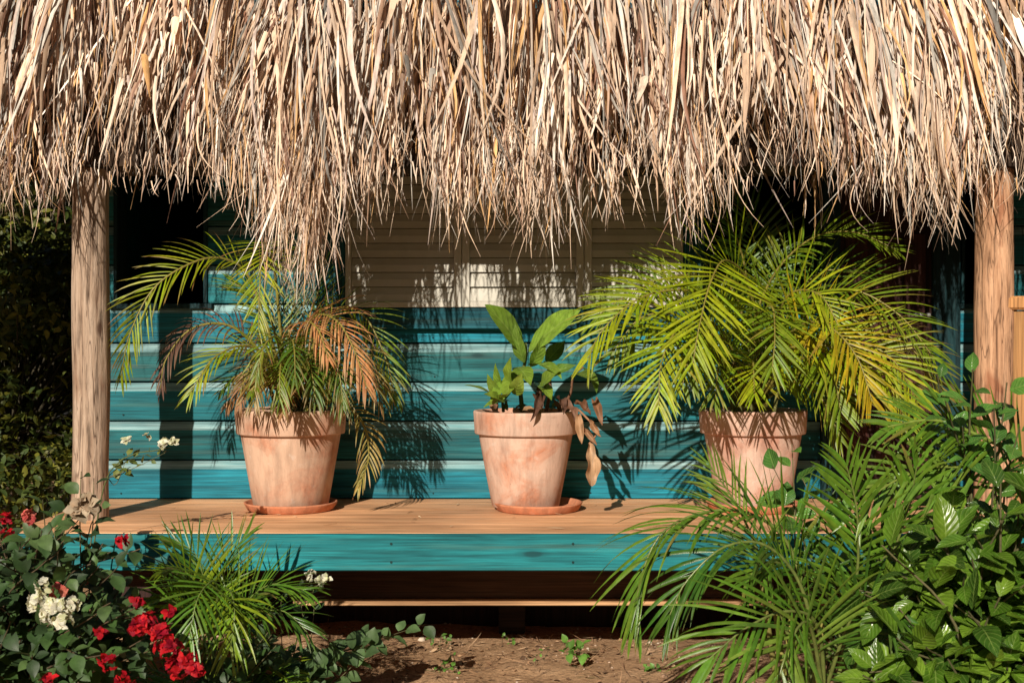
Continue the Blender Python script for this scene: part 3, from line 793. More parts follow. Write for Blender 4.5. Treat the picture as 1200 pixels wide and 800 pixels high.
one_leaf(pc, (640, 425, 4.66), (662, 400, 4.7), .06, (.2, -.7, .6), (.08, .15, .03), .5)
for a, b, w, c in (((614, 425, 4.55), (604, 378, 4.5), .05, (.13, .22, .03)), ((622, 430, 4.55), (636, 392, 4.5), .055, (.15, .25, .03)), ((598, 452, 4.52), (600, 418, 4.46), .05, (.20, .29, .03)),
                   ((586, 466, 4.52), (571, 438, 4.48), .04, (.16, .25, .03)), ((604, 462, 4.5), (612, 436, 4.42), .055, (.22, .31, .04)), ((592, 472, 4.5), (566, 462, 4.42), .04, (.18, .27, .03)),
                   ((634, 452, 4.5), (660, 432, 4.42), .05, (.16, .25, .03)), ((577, 474, 4.5), (596, 462, 4.4), .035, (.20, .28, .04)), ((640, 440, 4.56), (676, 428, 4.5), .045, (.10, .19, .03))):
    one_leaf(pc, a, b, w, (R.normal(0, .4), -.8, .5), c, R.uniform(.3, .8), .3, wave=.04)
one_leaf(pc, (600, 470, 4.62), (566, 478, 4.5), .04, (0, -.4, .9), BG, .5)
def stick(root, pts, r, col, name='stem', sides=7):
    mb = MB(); C = spline([P(*q) for q in pts], 18); mb.tube(C, np.linspace(r, r * .55, 18), sides, col); return mb.build(name, M['bark'], root)
GS = (.12, .15, .045); BS = (.16, .08, .045)
stick(pc, [(612, 482, 4.62), (610, 450, 4.6), (616, 420, 4.58), (616, 402, 4.58)], .009, GS)
stick(pc, [(590, 482, 4.6), (589, 470, 4.58), (591, 455, 4.56)], .006, GS)
stick(pc, [(640, 482, 4.62), (645, 455, 4.6), (642, 430, 4.62), (638, 424, 4.66)], .007, BS)
stick(pc, [(655, 482, 4.6), (668, 462, 4.56), (672, 440, 4.55), (684, 430, 4.55)], .006, BS)
stick(pc, [(660, 482, 4.6), (674, 478, 4.5), (688, 490, 4.44), (700, 505, 4.42), (690, 520, 4.4)], .005, (.30, .16, .09))
DP = ([0, .1, .3, .6, .85, 1], [.1, .5, .9, 1, .5, .05])
dead = [((628, 462, 4.56), (620, 496, 4.40), .032, DBR), ((642, 455, 4.56), (636, 480, 4.44), .04, (.10, .05, .03)), ((652, 466, 4.5), (660, 486, 4.40), .03, DBR),
        ((674, 474, 4.48), (692, 488, 4.4), .03, (.18, .08, .04)), ((692, 492, 4.42), (705, 512, 4.38), .022, (.34, .18, .09)), ((684, 502, 4.42), (700, 522, 4.38), .02, (.36, .20, .11)),
        ((697, 470, 4.5), (706, 500, 4.42), .03, (.3, .15, .08)), ((660, 470, 4.48), (676, 498, 4.42), .03, (.2, .1, .06)), ((678, 486, 4.44), (682, 520, 4.4), .03, (.45, .27, .15))]
for a, b, w, c in dead: one_leaf(pc, a, b, w, (R.uniform(-.6, .6), -1, .2), c, R.uniform(.6, 1.8), 1.0, M['dry'], wave=.28, prof=DP, name='dead_leaf', label='withered brown leaf')
one_leaf(pc, (690, 520, 4.40), (691, 568, 4.38), .050, (.3, -1, .1), (.52, .33, .19), 1.0, .9, M['dry'], wave=.25, prof=([0, .15, .4, .7, .9, 1], [.12, .5, .9, 1, .55, .1]), name='dead_leaf', label='large curled tan dead leaf hanging over the pot edge')
for i in range(14):
    a = P(R.uniform(575, 660), 481, 4.62 + R.uniform(-.1, .1)); b = a + np.array([R.normal(0, .03), R.uniform(-.05, .03), R.uniform(.01, .05)])
    mb = MB(); leaf_batch(mb, a, b - a, (R.normal(), -1, 1), .05, .02, .8, np.array([(.2, .1, .05), (.15, .2, .05), (.35, .2, .1)][i % 3]), fold=.5, wave=.1); mb.build('leaf_scrap', M['dry'], pc)

# ---- right pot
cxR = (882 - 600) / F * D0
pr = thing('potted_palm', 'large lush yellow-green areca palm in the rightmost worn terracotta pot', 'potted plant', (cxR, D0, DECK + .0115), 'terracotta pots of plants on the deck')
saucer(cxR, D0, .166, 'orange terracotta saucer half hidden behind garden palm leaves, under the lush palm pot')
zs = pot(pr, cxR, D0, .195, .130, .350, M['pot2'], 5)
canes(pr, cxR, D0, zs, 12, .34, .085)
bR = (882, 480, 4.62)
kw = dict(w=.0118, a0=76, a1=26)
frond(pr, PP(bR, (888, 400, 4.6), (876, 330, 4.5), (850, 305, 4.34), (833, 330, 4.2), (820, 380, 4.1), (812, 425, 4.06)), ll=.25, n=40, col=YG, start=.46, droop=0.11, tipamt=0.09, face=(-.1, -1, .35), **kw)
frond(pr, PP(bR, (870, 400, 4.55), (835, 350, 4.42), (790, 340, 4.3), (745, 352, 4.22), (705, 388, 4.18), (690, 420, 4.18)), ll=.22, n=42, col=YG, start=.36, droop=0.30, tipamt=0.15, face=(-.2, -.5, .8), **kw)
frond(pr, PP(bR, (860, 410, 4.5), (828, 375, 4.36), (795, 385, 4.22), (775, 425, 4.14), (772, 475, 4.1)), ll=.21, n=42, col=YG, start=.35, droop=0.18, tipamt=0.09, face=(-.2, -1, .3), **kw)
frond(pr, PP(bR, (872, 380, 4.7), (850, 330, 4.68), (800, 322, 4.62), (745, 340, 4.58), (700, 370, 4.56)), ll=.22, n=40, col=LG, start=.36, droop=0.18, tipamt=0.18, **kw)
frond(pr, PP(bR, (878, 400, 4.7), (905, 325, 4.66), (950, 280, 4.6), (1000, 272, 4.52), (1050, 292, 4.45)), ll=.16, n=44, col=LG, start=.42, droop=0.30, tipamt=0.15, **kw)
frond(pr, PP(bR, (905, 400, 4.6), (945, 350, 4.5), (1000, 340, 4.4), (1055, 370, 4.34), (1095, 420, 4.3)), ll=.23, n=46, col=LG, start=.33, droop=0.30, tipamt=0.18, **kw)
frond(pr, PP(bR, (905, 420, 4.5), (940, 380, 4.36), (975, 385, 4.24), (1005, 420, 4.16), (1022, 470, 4.12)), ll=.21, n=44, col=GOLD, start=.35, droop=0.21, tipamt=0.12, face=(.2, -1, .35), label='golden yellow frond', **kw)
frond(pr, PP(bR, (900, 430, 4.5), (935, 405, 4.38), (985, 410, 4.3), (1035, 445, 4.25), (1060, 490, 4.22)), ll=.20, n=40, col=YG, start=.3, droop=0.30, tipamt=0.24, face=(.1, -.8, .5), **kw)
frond(pr, PP(bR, (884, 410, 4.5), (890, 370, 4.36), (905, 360, 4.24), (908, 395, 4.14), (905, 430, 4.1)), ll=.20, n=38, col=LG, start=.4, droop=0.15, tipamt=0.12, face=(0, -1, .3), **kw)
frond(pr, PP(bR, (882, 450, 4.5), (882, 425, 4.36), (883, 430, 4.26), (884, 462, 4.18)), ll=.17, n=30, col=YG, start=.45, droop=0.12, tipamt=0.12, face=(0, -1, .3), a0=85, a1=20, w=.009)
frond(pr, PP(bR, (868, 440, 4.5), (850, 410, 4.38), (842, 430, 4.26), (838, 470, 4.2)), ll=.15, n=30, col=LG, start=.4, droop=0.24, tipamt=0.18, w=.009)
frond(pr, PP(bR, (880, 380, 4.72), (870, 300, 4.74), (845, 250, 4.7), (800, 228, 4.66)), ll=.20, n=36, col=G, start=.45, droop=0.18, tipamt=0.06, **kw)
frond(pr, PP(bR, (885, 380, 4.74), (885, 310, 4.78), (880, 262, 4.78), (860, 222, 4.76)), ll=.20, n=34, col=G, start=.42, droop=0.15, tipamt=0.06, **kw)
frond(pr, PP(bR, (900, 400, 4.7), (935, 345, 4.72), (965, 318, 4.72), (1020, 318, 4.68)), ll=.20, n=36, col=G, start=.4, droop=0.18, tipamt=0.12, **kw)
frond(pr, PP(bR, (910, 420, 4.62), (960, 395, 4.56), (1020, 388, 4.5), (1075, 415, 4.46), (1108, 462, 4.44)), ll=.20, n=42, col=(.2, .2, .04), start=.32, droop=0.36, tipamt=0.42, **kw)
frond(pr, PP(bR, (920, 440, 4.6), (980, 420, 4.52), (1040, 430, 4.46), (1080, 462, 4.44)), ll=.14, n=30, col=BR, tip=TIP, start=.35, droop=0.60, tipamt=0.42, mat_=M['dry'], label='dried brown frond')
frond(pr, PP(bR, (900, 455, 4.55), (935, 448, 4.46), (965, 470, 4.4), (985, 515, 4.36)), ll=.15, n=32, col=LG, start=.3, droop=0.36, tipamt=0.30, w=.009)
for q in (((850, 420, 4.56), (800, 372, 4.5), (752, 372, 4.46), (718, 412, 4.44)), ((868, 430, 4.5), (845, 395, 4.36), (815, 400, 4.24), (800, 450, 4.18)),
          ((915, 430, 4.5), (958, 395, 4.4), (1000, 398, 4.32), (1045, 420, 4.26), (1075, 470, 4.24)), ((905, 390, 4.5), (925, 345, 4.4), (960, 345, 4.3), (985, 385, 4.24)), ((920, 430, 4.46), (950, 420, 4.34), (975, 440, 4.25), (985, 480, 4.22))):
    frond(pr, PP(bR, *q), ll=.20, n=42, col=[YG, LG][R.integers(2)], start=.3, droop=0.21, tipamt=0.15, face=(0, -.9, .45), **kw)
for i in range(6):
    auto_frond(pr, P(882 + R.uniform(-35, 35), 476, 4.62), R.uniform(-200, 20), R.uniform(35, 78), R.uniform(.3, .5), bend=1.7,
               ll=.16, n=28, col=[G, DG, DG, LG][i % 4], droop=0.30, tipamt=0.18, start=.35, w=.009)

# ------------------------------------------------------------------ garden palms
fp = thing('garden_palm', 'glossy green palm with long arching fronds rising before the deck and the rightmost pot', 'palm', (.78, 3.45, 0))
DF = 3.4; bF = (945, 880, 3.45)
canes(fp, .78, 3.45, 0, 7, .5, .09, (.22, .2, .05), .010)
GR = (.045, .115, .012); GR2 = (.085, .18, .015); PG = (.12, .21, .03)
kf = dict(mat_=M['palm_fg'], stem=(.16, .2, .05), rs=.0065)
frond(fp, PP(bF, (950, 740, 3.5), (925, 640, 3.5), (880, 602, 3.46), (825, 600, 3.42), (775, 625, 3.38), (750, 680, 3.36), (746, 722, 3.36)), ll=0.256, n=40, col=GR2, start=.42, droop=.55, tipamt=.1, face=(-.3, -.35, .9), w=.0118, a0=60, a1=12, **kf)
frond(fp, PP(bF, (955, 780, 3.4), (940, 690, 3.35), (900, 640, 3.3), (850, 640, 3.26), (805, 680, 3.24), (785, 720, 3.23)), ll=0.256, n=37, col=GR, start=.4, droop=.6, tipamt=.1, face=(-.3, -.5, .8), w=.0118, **kf)
frond(fp, PP((960, 880, 3.3), (965, 790, 3.2), (955, 728, 3.12), (920, 716, 3.04), (875, 735, 2.98), (830, 772, 2.95)), ll=0.243, n=28, col=GR2, start=.42, droop=.35, tipamt=.05, face=(-.2, -.8, .55), w=.0118, **kf)
frond(fp, PP((965, 880, 3.3), (962, 800, 3.2), (950, 735, 3.1), (935, 735, 3.02), (918, 775, 2.96), (905, 830, 2.94)), ll=0.230, n=23, col=PG, start=.45, droop=.2, tipamt=.05, face=(0, -1, .3), w=.014, **kf)
frond(fp, PP((960, 880, 3.4), (985, 780, 3.36), (1002, 690, 3.3), (1006, 640, 3.26), (1003, 590, 3.22), (992, 545, 3.2)), ll=.19, n=28, col=GR2, start=.52, droop=.22, tipamt=.05, face=(-.3, -.9, .3), w=.0115, **kf)
frond(fp, PP((960, 880, 3.4), (935, 780, 3.42), (905, 690, 3.42), (868, 600, 3.42), (832, 545, 3.42)), ll=0.154, n=22, col=PG, start=.6, droop=.25, tipamt=.1, face=(-.3, -.9, .3), w=.008, a0=48, a1=15, **kf)
frond(fp, PP(bF, (975, 780, 3.5), (1000, 700, 3.5), (1040, 650, 3.46), (1085, 650, 3.42), (1110, 690, 3.4)), ll=0.243, n=30, col=GR, start=.4, droop=.5, tipamt=.1, face=(.2, -.8, .5), w=.0118, **kf)
for q in (((1000, 780, 3.4), (1030, 690, 3.35), (1060, 610, 3.3), (1075, 545, 3.26)), ((990, 780, 3.5), (1010, 680, 3.5), (1050, 600, 3.5), (1105, 570, 3.48), (1150, 600, 3.46)),
          ((970, 800, 3.3), (1000, 720, 3.2), (1035, 700, 3.12), (1060, 740, 3.06))):
    frond(fp, PP(bF, *q), ll=.20, n=30, col=[GR, GR2][R.integers(2)], start=.4, droop=.5, tipamt=.1, face=(-.1, -.8, .5), w=.0118, **kf)
for i in range(3):
    auto_frond(fp, (.80 + R.uniform(-.07, .12), 3.45 + R.uniform(-.05, .1), R.uniform(.12, .3)), R.uniform(-190, 10), R.uniform(35, 75), R.uniform(.40, .72), bend=2.0,
               ll=0.205, n=25, col=[GR, GR2, DG, PG][i % 4], droop=.5, tipamt=.1, start=.35, w=.0118, face=(0, -.7, .7), **kf)
# second clump arching in from the right edge
fq = thing('garden_palm', 'thick-stemmed palm reaching in from the right edge before the foot of the right post', 'palm', (2.05, 3.6, 0))
stick2 = [(1330, 900, 3.5), (1320, 760, 3.5), (1280, 640, 3.46), (1210, 548, 3.4), (1150, 512, 3.36), (1095, 492, 3.32), (1040, 500, 3.3)]
frond(fq, PP((1310, 900, 3.5), (1300, 760, 3.5), (1260, 620, 3.46), (1205, 563, 3.4), (1140, 548, 3.35), (1080, 550, 3.3), (1030, 575, 3.26), (1010, 598, 3.25)), ll=.20, n=36, col=PG, start=.55, droop=.25, tipamt=.08, face=(-.1, -.9, .4), w=.012, mat_=M['palm_fg'], stem=(.2, .26, .05), rs=.009)
frond(fq, PP(*stick2), ll=.18, n=34, col=GR2, start=.66, droop=.35, tipamt=.08, face=(-.1, -.8, .5), w=.011, mat_=M['palm_fg'], stem=(.2, .27, .05), rs=.011)
for i in range(5):
    auto_frond(fq, (2.05 + R.uniform(-.1, .1), 3.6, .15), R.uniform(-250, 20), R.uniform(50, 80), R.uniform(.8, 1.1), bend=1.5, ll=.2, n=32, col=[GR, GR2][i % 2], droop=.5, tipamt=.1, start=.35, w=.011, **kf)

# small palm at lower left
sp_ = thing('young_palm', 'low young palm with narrow arching leaves between the red flowers and the trailing vine', 'palm', (-.86, 3.68, 0))
bS = (245, 850, 3.68)
ks = dict(mat_=M['palm_fg'], stem=(.16, .22, .05), rs=.004)
frond(sp_, PP(bS, (250, 760, 3.66), (255, 700, 3.6), (250, 680, 3.5), (232, 700, 3.4), (222, 745, 3.36)), ll=.20, n=28, col=GR2, start=.5, droop=.35, tipamt=.05, face=(0, -1, .3), w=.009, a0=80, **ks)
frond(sp_, PP(bS, (250, 760, 3.66), (258, 705, 3.62), (268, 690, 3.52), (275, 715, 3.42), (270, 760, 3.4)), ll=.18, n=26, col=LG, start=.5, droop=.35, tipamt=.05, face=(0, -1, .3), w=.009, a0=80, **ks)
frond(sp_, PP(bS, (240, 760, 3.66), (228, 700, 3.62), (210, 668, 3.56), (190, 668, 3.5)), ll=.19, n=26, col=LG, start=.45, droop=.4, tipamt=.1, w=.009, **ks)
frond(sp_, PP(bS, (250, 770, 3.7), (258, 700, 3.72), (268, 655, 3.72), (290, 625, 3.72)), ll=.15, n=26, col=GR2, start=.45, droop=.2, tipamt=.3, w=.008, a0=50, **ks)
frond(sp_, PP(bS, (260, 770, 3.68), (282, 715, 3.66), (315, 685, 3.62), (355, 690, 3.58)), ll=.18, n=30, col=GR2, start=.4, droop=.4, tipamt=.1, w=.009, a0=50, **ks)
frond(sp_, PP(bS, (262, 770, 3.68), (290, 725, 3.62), (330, 715, 3.56), (360, 740, 3.52)), ll=.16, n=28, col=GR, start=.4, droop=.4, tipamt=.1, w=.009, **ks)
frond(sp_, PP(bS, (238, 760, 3.64), (215, 715, 3.55), (190, 700, 3.5), (172, 720, 3.46)), ll=.16, n=26, col=GR2, start=.4, droop=.4, tipamt=.1, w=.009, **ks)
frond(sp_, PP(bS, (245, 760, 3.7), (240, 690, 3.7), (230, 650, 3.7), (205, 632, 3.7)), ll=.16, n=26, col=GR, start=.45, droop=.25, tipamt=.1, w=.008, **ks)
for i in range(7):
    auto_frond(sp_, (-.86 + R.uniform(-.03, .03), 3.68, .02), R.uniform(-210, 30), R.uniform(35, 70), R.uniform(.25, .42), bend=2.0, ll=.12, n=22, col=[GR, GR2, LG][i % 3], droop=.4, tipamt=.1, start=.35, w=.008, **ks)

# ------------------------------------------------------------------ shrubs
def bush(name, label, cat, base, tips, ll, lw, cols, m_, per=9, stemr=.006, stemc=(.12, .11, .05), start=.35, curl=.7, facing=.8, fold=.22, spread=.9, group=None, prof=None, n=8, m=5, mid_lift=.25, root=None, wave=.02):
    root = root or thing(name, label, cat, (base[0], base[1], base[2] if len(base) > 2 else 0), group)
    base = np.array([base[0], base[1], base[2] if len(base) > 2 else 0.])
    sm = MB(); fm = MB(); cols = np.array(cols)
    Bs, Ds, Ns, Ls, Cs = [], [], [], [], []
    for t in tips:
        t = np.asarray(t, float); b = base + np.array([R.normal(0, .04), R.normal(0, .04), 0]) * (1 if base[2] < .2 else .2)
        mid = b * .55 + t * .45; mid[2] += mid_lift * abs(t[2] - b[2]); mid += R.normal(0, .03, 3)
        C = spline([b, mid, t], 14)
        sm.tube(C, np.linspace(stemr, stemr * .3, 14), 5, np.array(stemc) * R.uniform(.7, 1.3))
        T = nrm(np.gradient(C, axis=0)); ph = R.uniform(0, 6.28)
        for k in range(per):
            q = start + (1 - start) * (k + .5) / per; i = min(int(q * 13), 12); p = C[i] * (1 - (q*13-i)) + C[i+1] * (q*13-i)
            ph += 2.4; tt = T[i]
            a = nrm(np.cross(tt, [.3, .2, 1.])); bb = np.cross(tt, a)
            rad = math.cos(ph) * a + math.sin(ph) * bb
            D = nrm(tt * .45 + rad * spread + np.array([0, -.12, .12]) + R.normal(0, .15, 3))
            nn = np.array([0, 0, 1.]) + SUN * facing + R.normal(0, .38, 3)
            Bs.append(p + D * ll * .12); Ds.append(D); Ns.append(nn); Ls.append(ll * R.uniform(.55, 1.15) * (1 - .25 * q ** 6)); Cs.append(cols[R.integers(len(cols))] * R.uniform(.8, 1.2))
    Ls = np.array(Ls)
    leaf_batch(fm, np.array(Bs), np.array(Ds), np.array(Ns), Ls, Ls * lw, R.uniform(.2, 1.3, len(Ls)) * curl, np.array(Cs), n=n, m=m, fold=fold, prof=prof, wave=wave)
    sm.build('stem', M['bark'], root); fm.build('foliage', m_, root)
    return root

def region(rects, dens, dr):
    out = []
    for (x0, y0, x1, y1, n) in rects:
        for _ in range(int(n * dens)):
            out.append(P(R.uniform(x0, x1), R.uniform(y0, y1), R.uniform(*dr)))
    return out
# right broad-leaved shrub
HG = [(.045, .125, .02), (.07, .165, .025), (.035, .10, .02), (.10, .20, .03)]
tips = region([(1080, 565, 1210, 650, 18), (1030, 630, 1210, 720, 26), (1000, 690, 1220, 800, 34), (1000, 780, 1250, 880, 16), (1200, 560, 1340, 700, 14)], 1, (2.95, 3.35))
HG = [(.055, .125, .010), (.09, .18, .014), (.035, .085, .010), (.13, .23, .02)]
sh = bush('broadleaf_shrub', 'dense glossy shrub of large pointed green leaves filling the lower right corner', 'shrub', (1.25, 3.25), tips, .135, .54, HG, M['broad'], per=8, stemr=.007, start=.45, facing=.5, fold=.3)
tips = [P(*q) for q in ((1098, 438, 3.25), (1140, 432, 3.2), (1180, 448, 3.25), (1108, 470, 3.2), (1165, 478, 3.18), (1195, 500, 3.2), (1128, 500, 3.25))]
bush('climbing_shrub', 'leafy green sprig standing up against the foot of the right post and wooden gate', 'shrub', (1.32, 3.55), tips, .085, .62, [(.07, .19, .03), (.09, .22, .035), (.05, .14, .025)], M['broad'], per=6, start=.72, stemr=.006)
tips = [P(*q) for q in ((905, 545, 3.6), (928, 520, 3.6), (940, 560, 3.55), (915, 590, 3.55), (1050, 610, 3.5), (1085, 585, 3.5), (965, 650, 3.5), (1020, 640, 3.5))]
bush('leafy_seedling', 'light green broad-leaved plant poking up among the garden palm fronds before the right pot', 'shrub', (.86, 3.62), tips, .09, .72, [(.08, .20, .03), (.06, .16, .03)], M['broad'], per=5, start=.7, stemr=.004)

# bougainvillea, lower left
BGc = [(.035, .075, .022), (.05, .105, .026), (.028, .055, .02), (.075, .13, .04)]
tips = region([(-60, 610, 60, 680, 26), (40, 600, 130, 680, 20), (100, 635, 165, 700, 10), (-60, 680, 130, 800, 60), (90, 700, 210, 800, 30), (-140, 560, 0, 720, 14)], 1, (3.05, 3.75))
bg = bush('flowering_shrub', 'bushy small-leaved shrub with red and white flower clusters in the lower left corner', 'shrub', (-1.35, 3.5), tips, .066, .66, BGc, M['small'], per=15, stemr=.0045, start=.35, stemc=(.10, .07, .04))
def cluster(root, px, py, d, rad, n, cols, name, size=.022, label=None):
    c = P(px, py, d); mb = MB()
    dirs = nrm(R.normal(0, 1, (n, 3)) + np.array([0, -.7, .4]))
    ctr = c + dirs * (rad * R.uniform(.3, 1, (n, 1)) * np.array([1, .6, .8]))
    for k in range(5):
        rnd = nrm(np.cross(dirs, R.normal(0, 1, (n, 3))))
        D = nrm(rnd + dirs * .6)
        cc = np.array(cols)[R.integers(len(cols), size=n)] * R.uniform(.75, 1.1, (n, 1))
        leaf_batch(mb, ctr, D, dirs, size * R.uniform(.7, 1.3, n), size * .85, R.uniform(.2, 1.2, n), cc, n=6, m=4, fold=.25, wave=.10)
    o = mb.build(name, M['petal'], root)
    if label: o['label'] = label
RED = [(.44, .008, .018), (.56, .014, .02), (.28, .005, .02)]; WH = [(.80, .78, .62), (.72, .72, .60), (.66, .68, .42)]; PK = [(.6, .10, .10), (.70, .22, .16)]
for px, py, r, n in ((50, 688, .018, 6), (43, 704, .022, 8), (64, 710, .026, 11), (82, 708, .025, 10), (72, 728, .025, 8), (58, 720, .02, 8)):
    cluster(bg, px, py, 3.05, r * .85, n, WH, 'flower', size=.018, label='creamy white flower cluster')
for px, py, r, n in ((172, 728, .028, 12), (188, 742, .028, 12), (160, 735, .02, 8), (198, 760, .035, 18), (218, 772, .025, 9), (206, 782, .03, 14), (128, 775, .022, 7), (145, 795, .022, 8), (228, 785, .02, 8),
                     (6, 606, .012, 4), (8, 625, .010, 3), (142, 634, .012, 5), (160, 704, .010, 3), (60, 797, .015, 4), (118, 738, .010, 2), (200, 718, .010, 3)):
    cluster(bg, px, py, 3.02 if py > 690 else 3.2, r * .9, n, RED, 'flower', size=.018, label='red flower cluster')
for px, py in ((34, 606), (68, 694)): cluster(bg, px, py, 3.1, .014, 4, PK, 'flower', size=.02, label='faded pink bract')
# shoot by the left post with dried bracts
tips = [P(*q) for q in ((95, 552, 3.7), (110, 560, 3.7), (80, 590, 3.6), (65, 600, 3.6), (120, 585, 3.7), (50, 585, 3.6))]
sh2 = bush('leafy_shoot', 'leafy shoot with papery dried bracts climbing the foot of the left post', 'shrub', (-1.28, 3.7), tips, .065, .7, BGc, M['small'], per=6, start=.62, stemr=.004)
for px, py in ((92, 598), (105, 592)): cluster(sh2, px, py, 3.55, .02, 4, [(.45, .33, .22), (.5, .4, .28)], 'dried_bract', size=.035)
# white-flowered twig in front of the siding
tw = thing('flowering_twig', 'thin twig with small white flowers crossing the teal wall beside the left post', 'twig', (-1.42, 4.0, 0))
tw.location = (-1.35, 3.95, 0)
stick(tw, [(95, 800, 3.95), (110, 640, 3.93), (125, 560, 3.92), (150, 534, 3.92), (180, 528, 3.92), (200, 524, 3.92)], .0028, (.10, .12, .04))
bush('x', '', '', P(125, 560, 3.92), [P(*q) for q in ((150, 532, 3.92), (178, 530, 3.92), (198, 528, 3.92), (140, 545, 3.9))], .035, .6, [(.10, .14, .03), (.14, .17, .04)], M['small'], per=6, start=.3, stemr=.0015, root=tw, mid_lift=.05)
for px, py, n, r in ((149, 516, 3, .006), (172, 511, 2, .004), (193, 520, 7, .014), (203, 518, 4, .008)): cluster(tw, px, py, 3.9, r, n, WH, 'flower', size=.017)
# trailing vine
tips = [P(*q) for q in ((500, 730, 3.95), (455, 740, 3.9), (430, 755, 3.85), (400, 765, 3.8), (370, 780, 3.75), (340, 775, 3.7), (345, 760, 3.75))]
bush('trailing_vine', 'low trailing vine with round grey-green leaves pointing right over the bare soil', 'vine', (-.72, 3.7), tips, .062, .85, [(.08, .14, .05), (.10, .17, .06), (.055, .10, .035)], M['small'], per=20, start=.3, stemr=.0025, spread=.8, mid_lift=.12)
# white flowered sprig near the small palm
vs = thing('flowering_sprig', 'small sprig with creamy flowers under the teal fascia at the palm\'s right', 'plant', (-.62, 3.8, 0))
stick(vs, [(330, 840, 3.8), (350, 740, 3.8), (368, 690, 3.8)], .0025, (.10, .14, .04))
for px, py, n, r in ((365, 674, 5, .012), (375, 680, 6, .014), (382, 676, 3, .008)): cluster(vs, px, py, 3.8, r, n, WH, 'flower', size=.016)
bush('x', '', '', P(345, 760, 3.8), [P(352, 690, 3.8), P(380, 690, 3.8), P(340, 700, 3.82)], .04, .6, BGc, M['small'], per=6, start=.3, stemr=.0015, root=vs, mid_lift=.05)
# low dark leafy plants at bottom left under the palm
tips = region([(220, 745, 340, 800, 16), (300, 700, 330, 760, 5)], 1, (3.5, 3.8))
bush('ground_plant', 'dull green lobed-leaf plant at the foot of the young palm', 'plant', (-.82, 3.6), tips, .06, .75, BGc, M['small'], per=8, start=.3, stemr=.003)

# seedlings on the soil
def seedling(px, py, label, h, nl, ll):
    # ground point
    d = CH * F / (py - 400); x = (px - 600) / F * d
    g = hgt(x, d)
    tips = [np.array([x + R.normal(0, h * .5), d + R.normal(0, h * .3), g + h * R.uniform(.4, 1)]) for _ in range(nl)]
    bush('seedling', label, 'seedling', (x, d, g), tips, ll, .7, [(.12, .26, .04), (.09, .20, .03)], M['small'], per=4, start=.4, stemr=.0012, group='seedlings sprouting on the bare soil', mid_lift=.05)
seedling(668, 784, 'tallest bright green seedling, directly below the middle pot', .085, 5, .042)
seedling(596, 757, 'tiny seedling near the shadow line left of the tallest seedling', .03, 2, .022)
seedling(515, 765, 'small seedling just right of the trailing vine tip', .045, 4, .022)
seedling(525, 790, 'flat pale seedling at the lower edge below the vine tip', .025, 4, .024)
seedling(630, 778, 'low seedling immediately left of the tallest seedling', .018, 3, .018)
seedling(757, 790, 'flat seedling near the lower edge beside the garden palm', .018, 3, .02)

# litter and pebbles
def litter():
    mb = MB(); N = 2600
    x = np.concatenate([R.uniform(-1.6, 1.5, 2000), R.normal(-.55, .35, 600)]); y = np.concatenate([R.uniform(3.9, 4.9, 2000), R.normal(4.25, .2, 600)])
    z = np.array([hgt(a, b) for a, b in zip(x, y)]) + .004
    a = R.uniform(0, 6.28, N); D = np.stack([np.cos(a), np.sin(a), R.normal(0, .15, N)], 1)
    c = np.array([(.34, .20, .11), (.20, .11, .06), (.45, .30, .18), (.12, .07, .04)])[R.integers(4, size=N)]
    tw_ = R.random(N) < .65
    leaf_batch(mb, np.stack([x, y, z], 1), D, np.array([0, 0, 1.]) + R.normal(0, .4, (N, 3)), np.where(tw_, R.uniform(.02, .10, N), R.uniform(.012, .03, N)), np.where(tw_, .0028, R.uniform(.006, .014, N)), R.normal(0, .6, N), c, n=5, m=3, fold=.5)
    tag(mb.build('leaf_litter', M['litter']), 'scattered dry leaf and twig scraps on the soil in front of the deck', 'leaf litter', kind='stuff')
    mb = MB()
    for _ in range(420):
        x, y = R.uniform(-1.6, 1.5), R.uniform(3.9, 5.0); r = R.lognormal(math.log(.0035), .5)
        th = np.linspace(0, 2 * math.pi, 7, endpoint=False); V = []
        z = hgt(x, y)
        for zz, k in ((-.3, .8), (.2, 1), (.7, .55)):
            for t in th: V.append((x + r * k * math.cos(t) * R.uniform(.8, 1.3), y + r * k * math.sin(t) * R.uniform(.8, 1.2), z + r * zz))
        f = [(i*7+j, i*7+(j+1) % 7, i*7+7+(j+1) % 7, i*7+7+j) for i in range(2) for j in range(7)]
        cc = np.array([(.45, .33, .24), (.30, .19, .12), (.55, .46, .36)][R.integers(3)])
        mb.add(V, np.array(f), cc); mb.add(V[14:], [tuple(range(7))], cc)
    tag(mb.build('gravel', M['litter']), 'small pebbles scattered over the sandy soil', 'gravel', kind='stuff')
litter()
def deck_scraps():
    mb = MB(); N = 60
    B = np.stack([R.uniform(-1.4, 1.5, N), R.uniform(4.08, 4.9, N), np.full(N, DECK + .004)], 1); a = R.uniform(0, 6.28, N)
    c = np.array([(.45, .30, .18), (.22, .12, .06), (.60, .44, .28)])[R.integers(3, size=N)]
    leaf_batch(mb, B, np.stack([np.cos(a), np.sin(a), 0 * a], 1), np.array([0, 0, 1.]) + R.normal(0, .3, (N, 3)), R.uniform(.012, .07, N), R.uniform(.0025, .007, N), R.normal(0, .25, N), c, n=5, m=3, fold=.4)
    tag(mb.build('straw_scraps', M['litter']), 'dry straw and leaf scraps dropped on the deck boards', 'straw', kind='stuff')
deck_scraps()

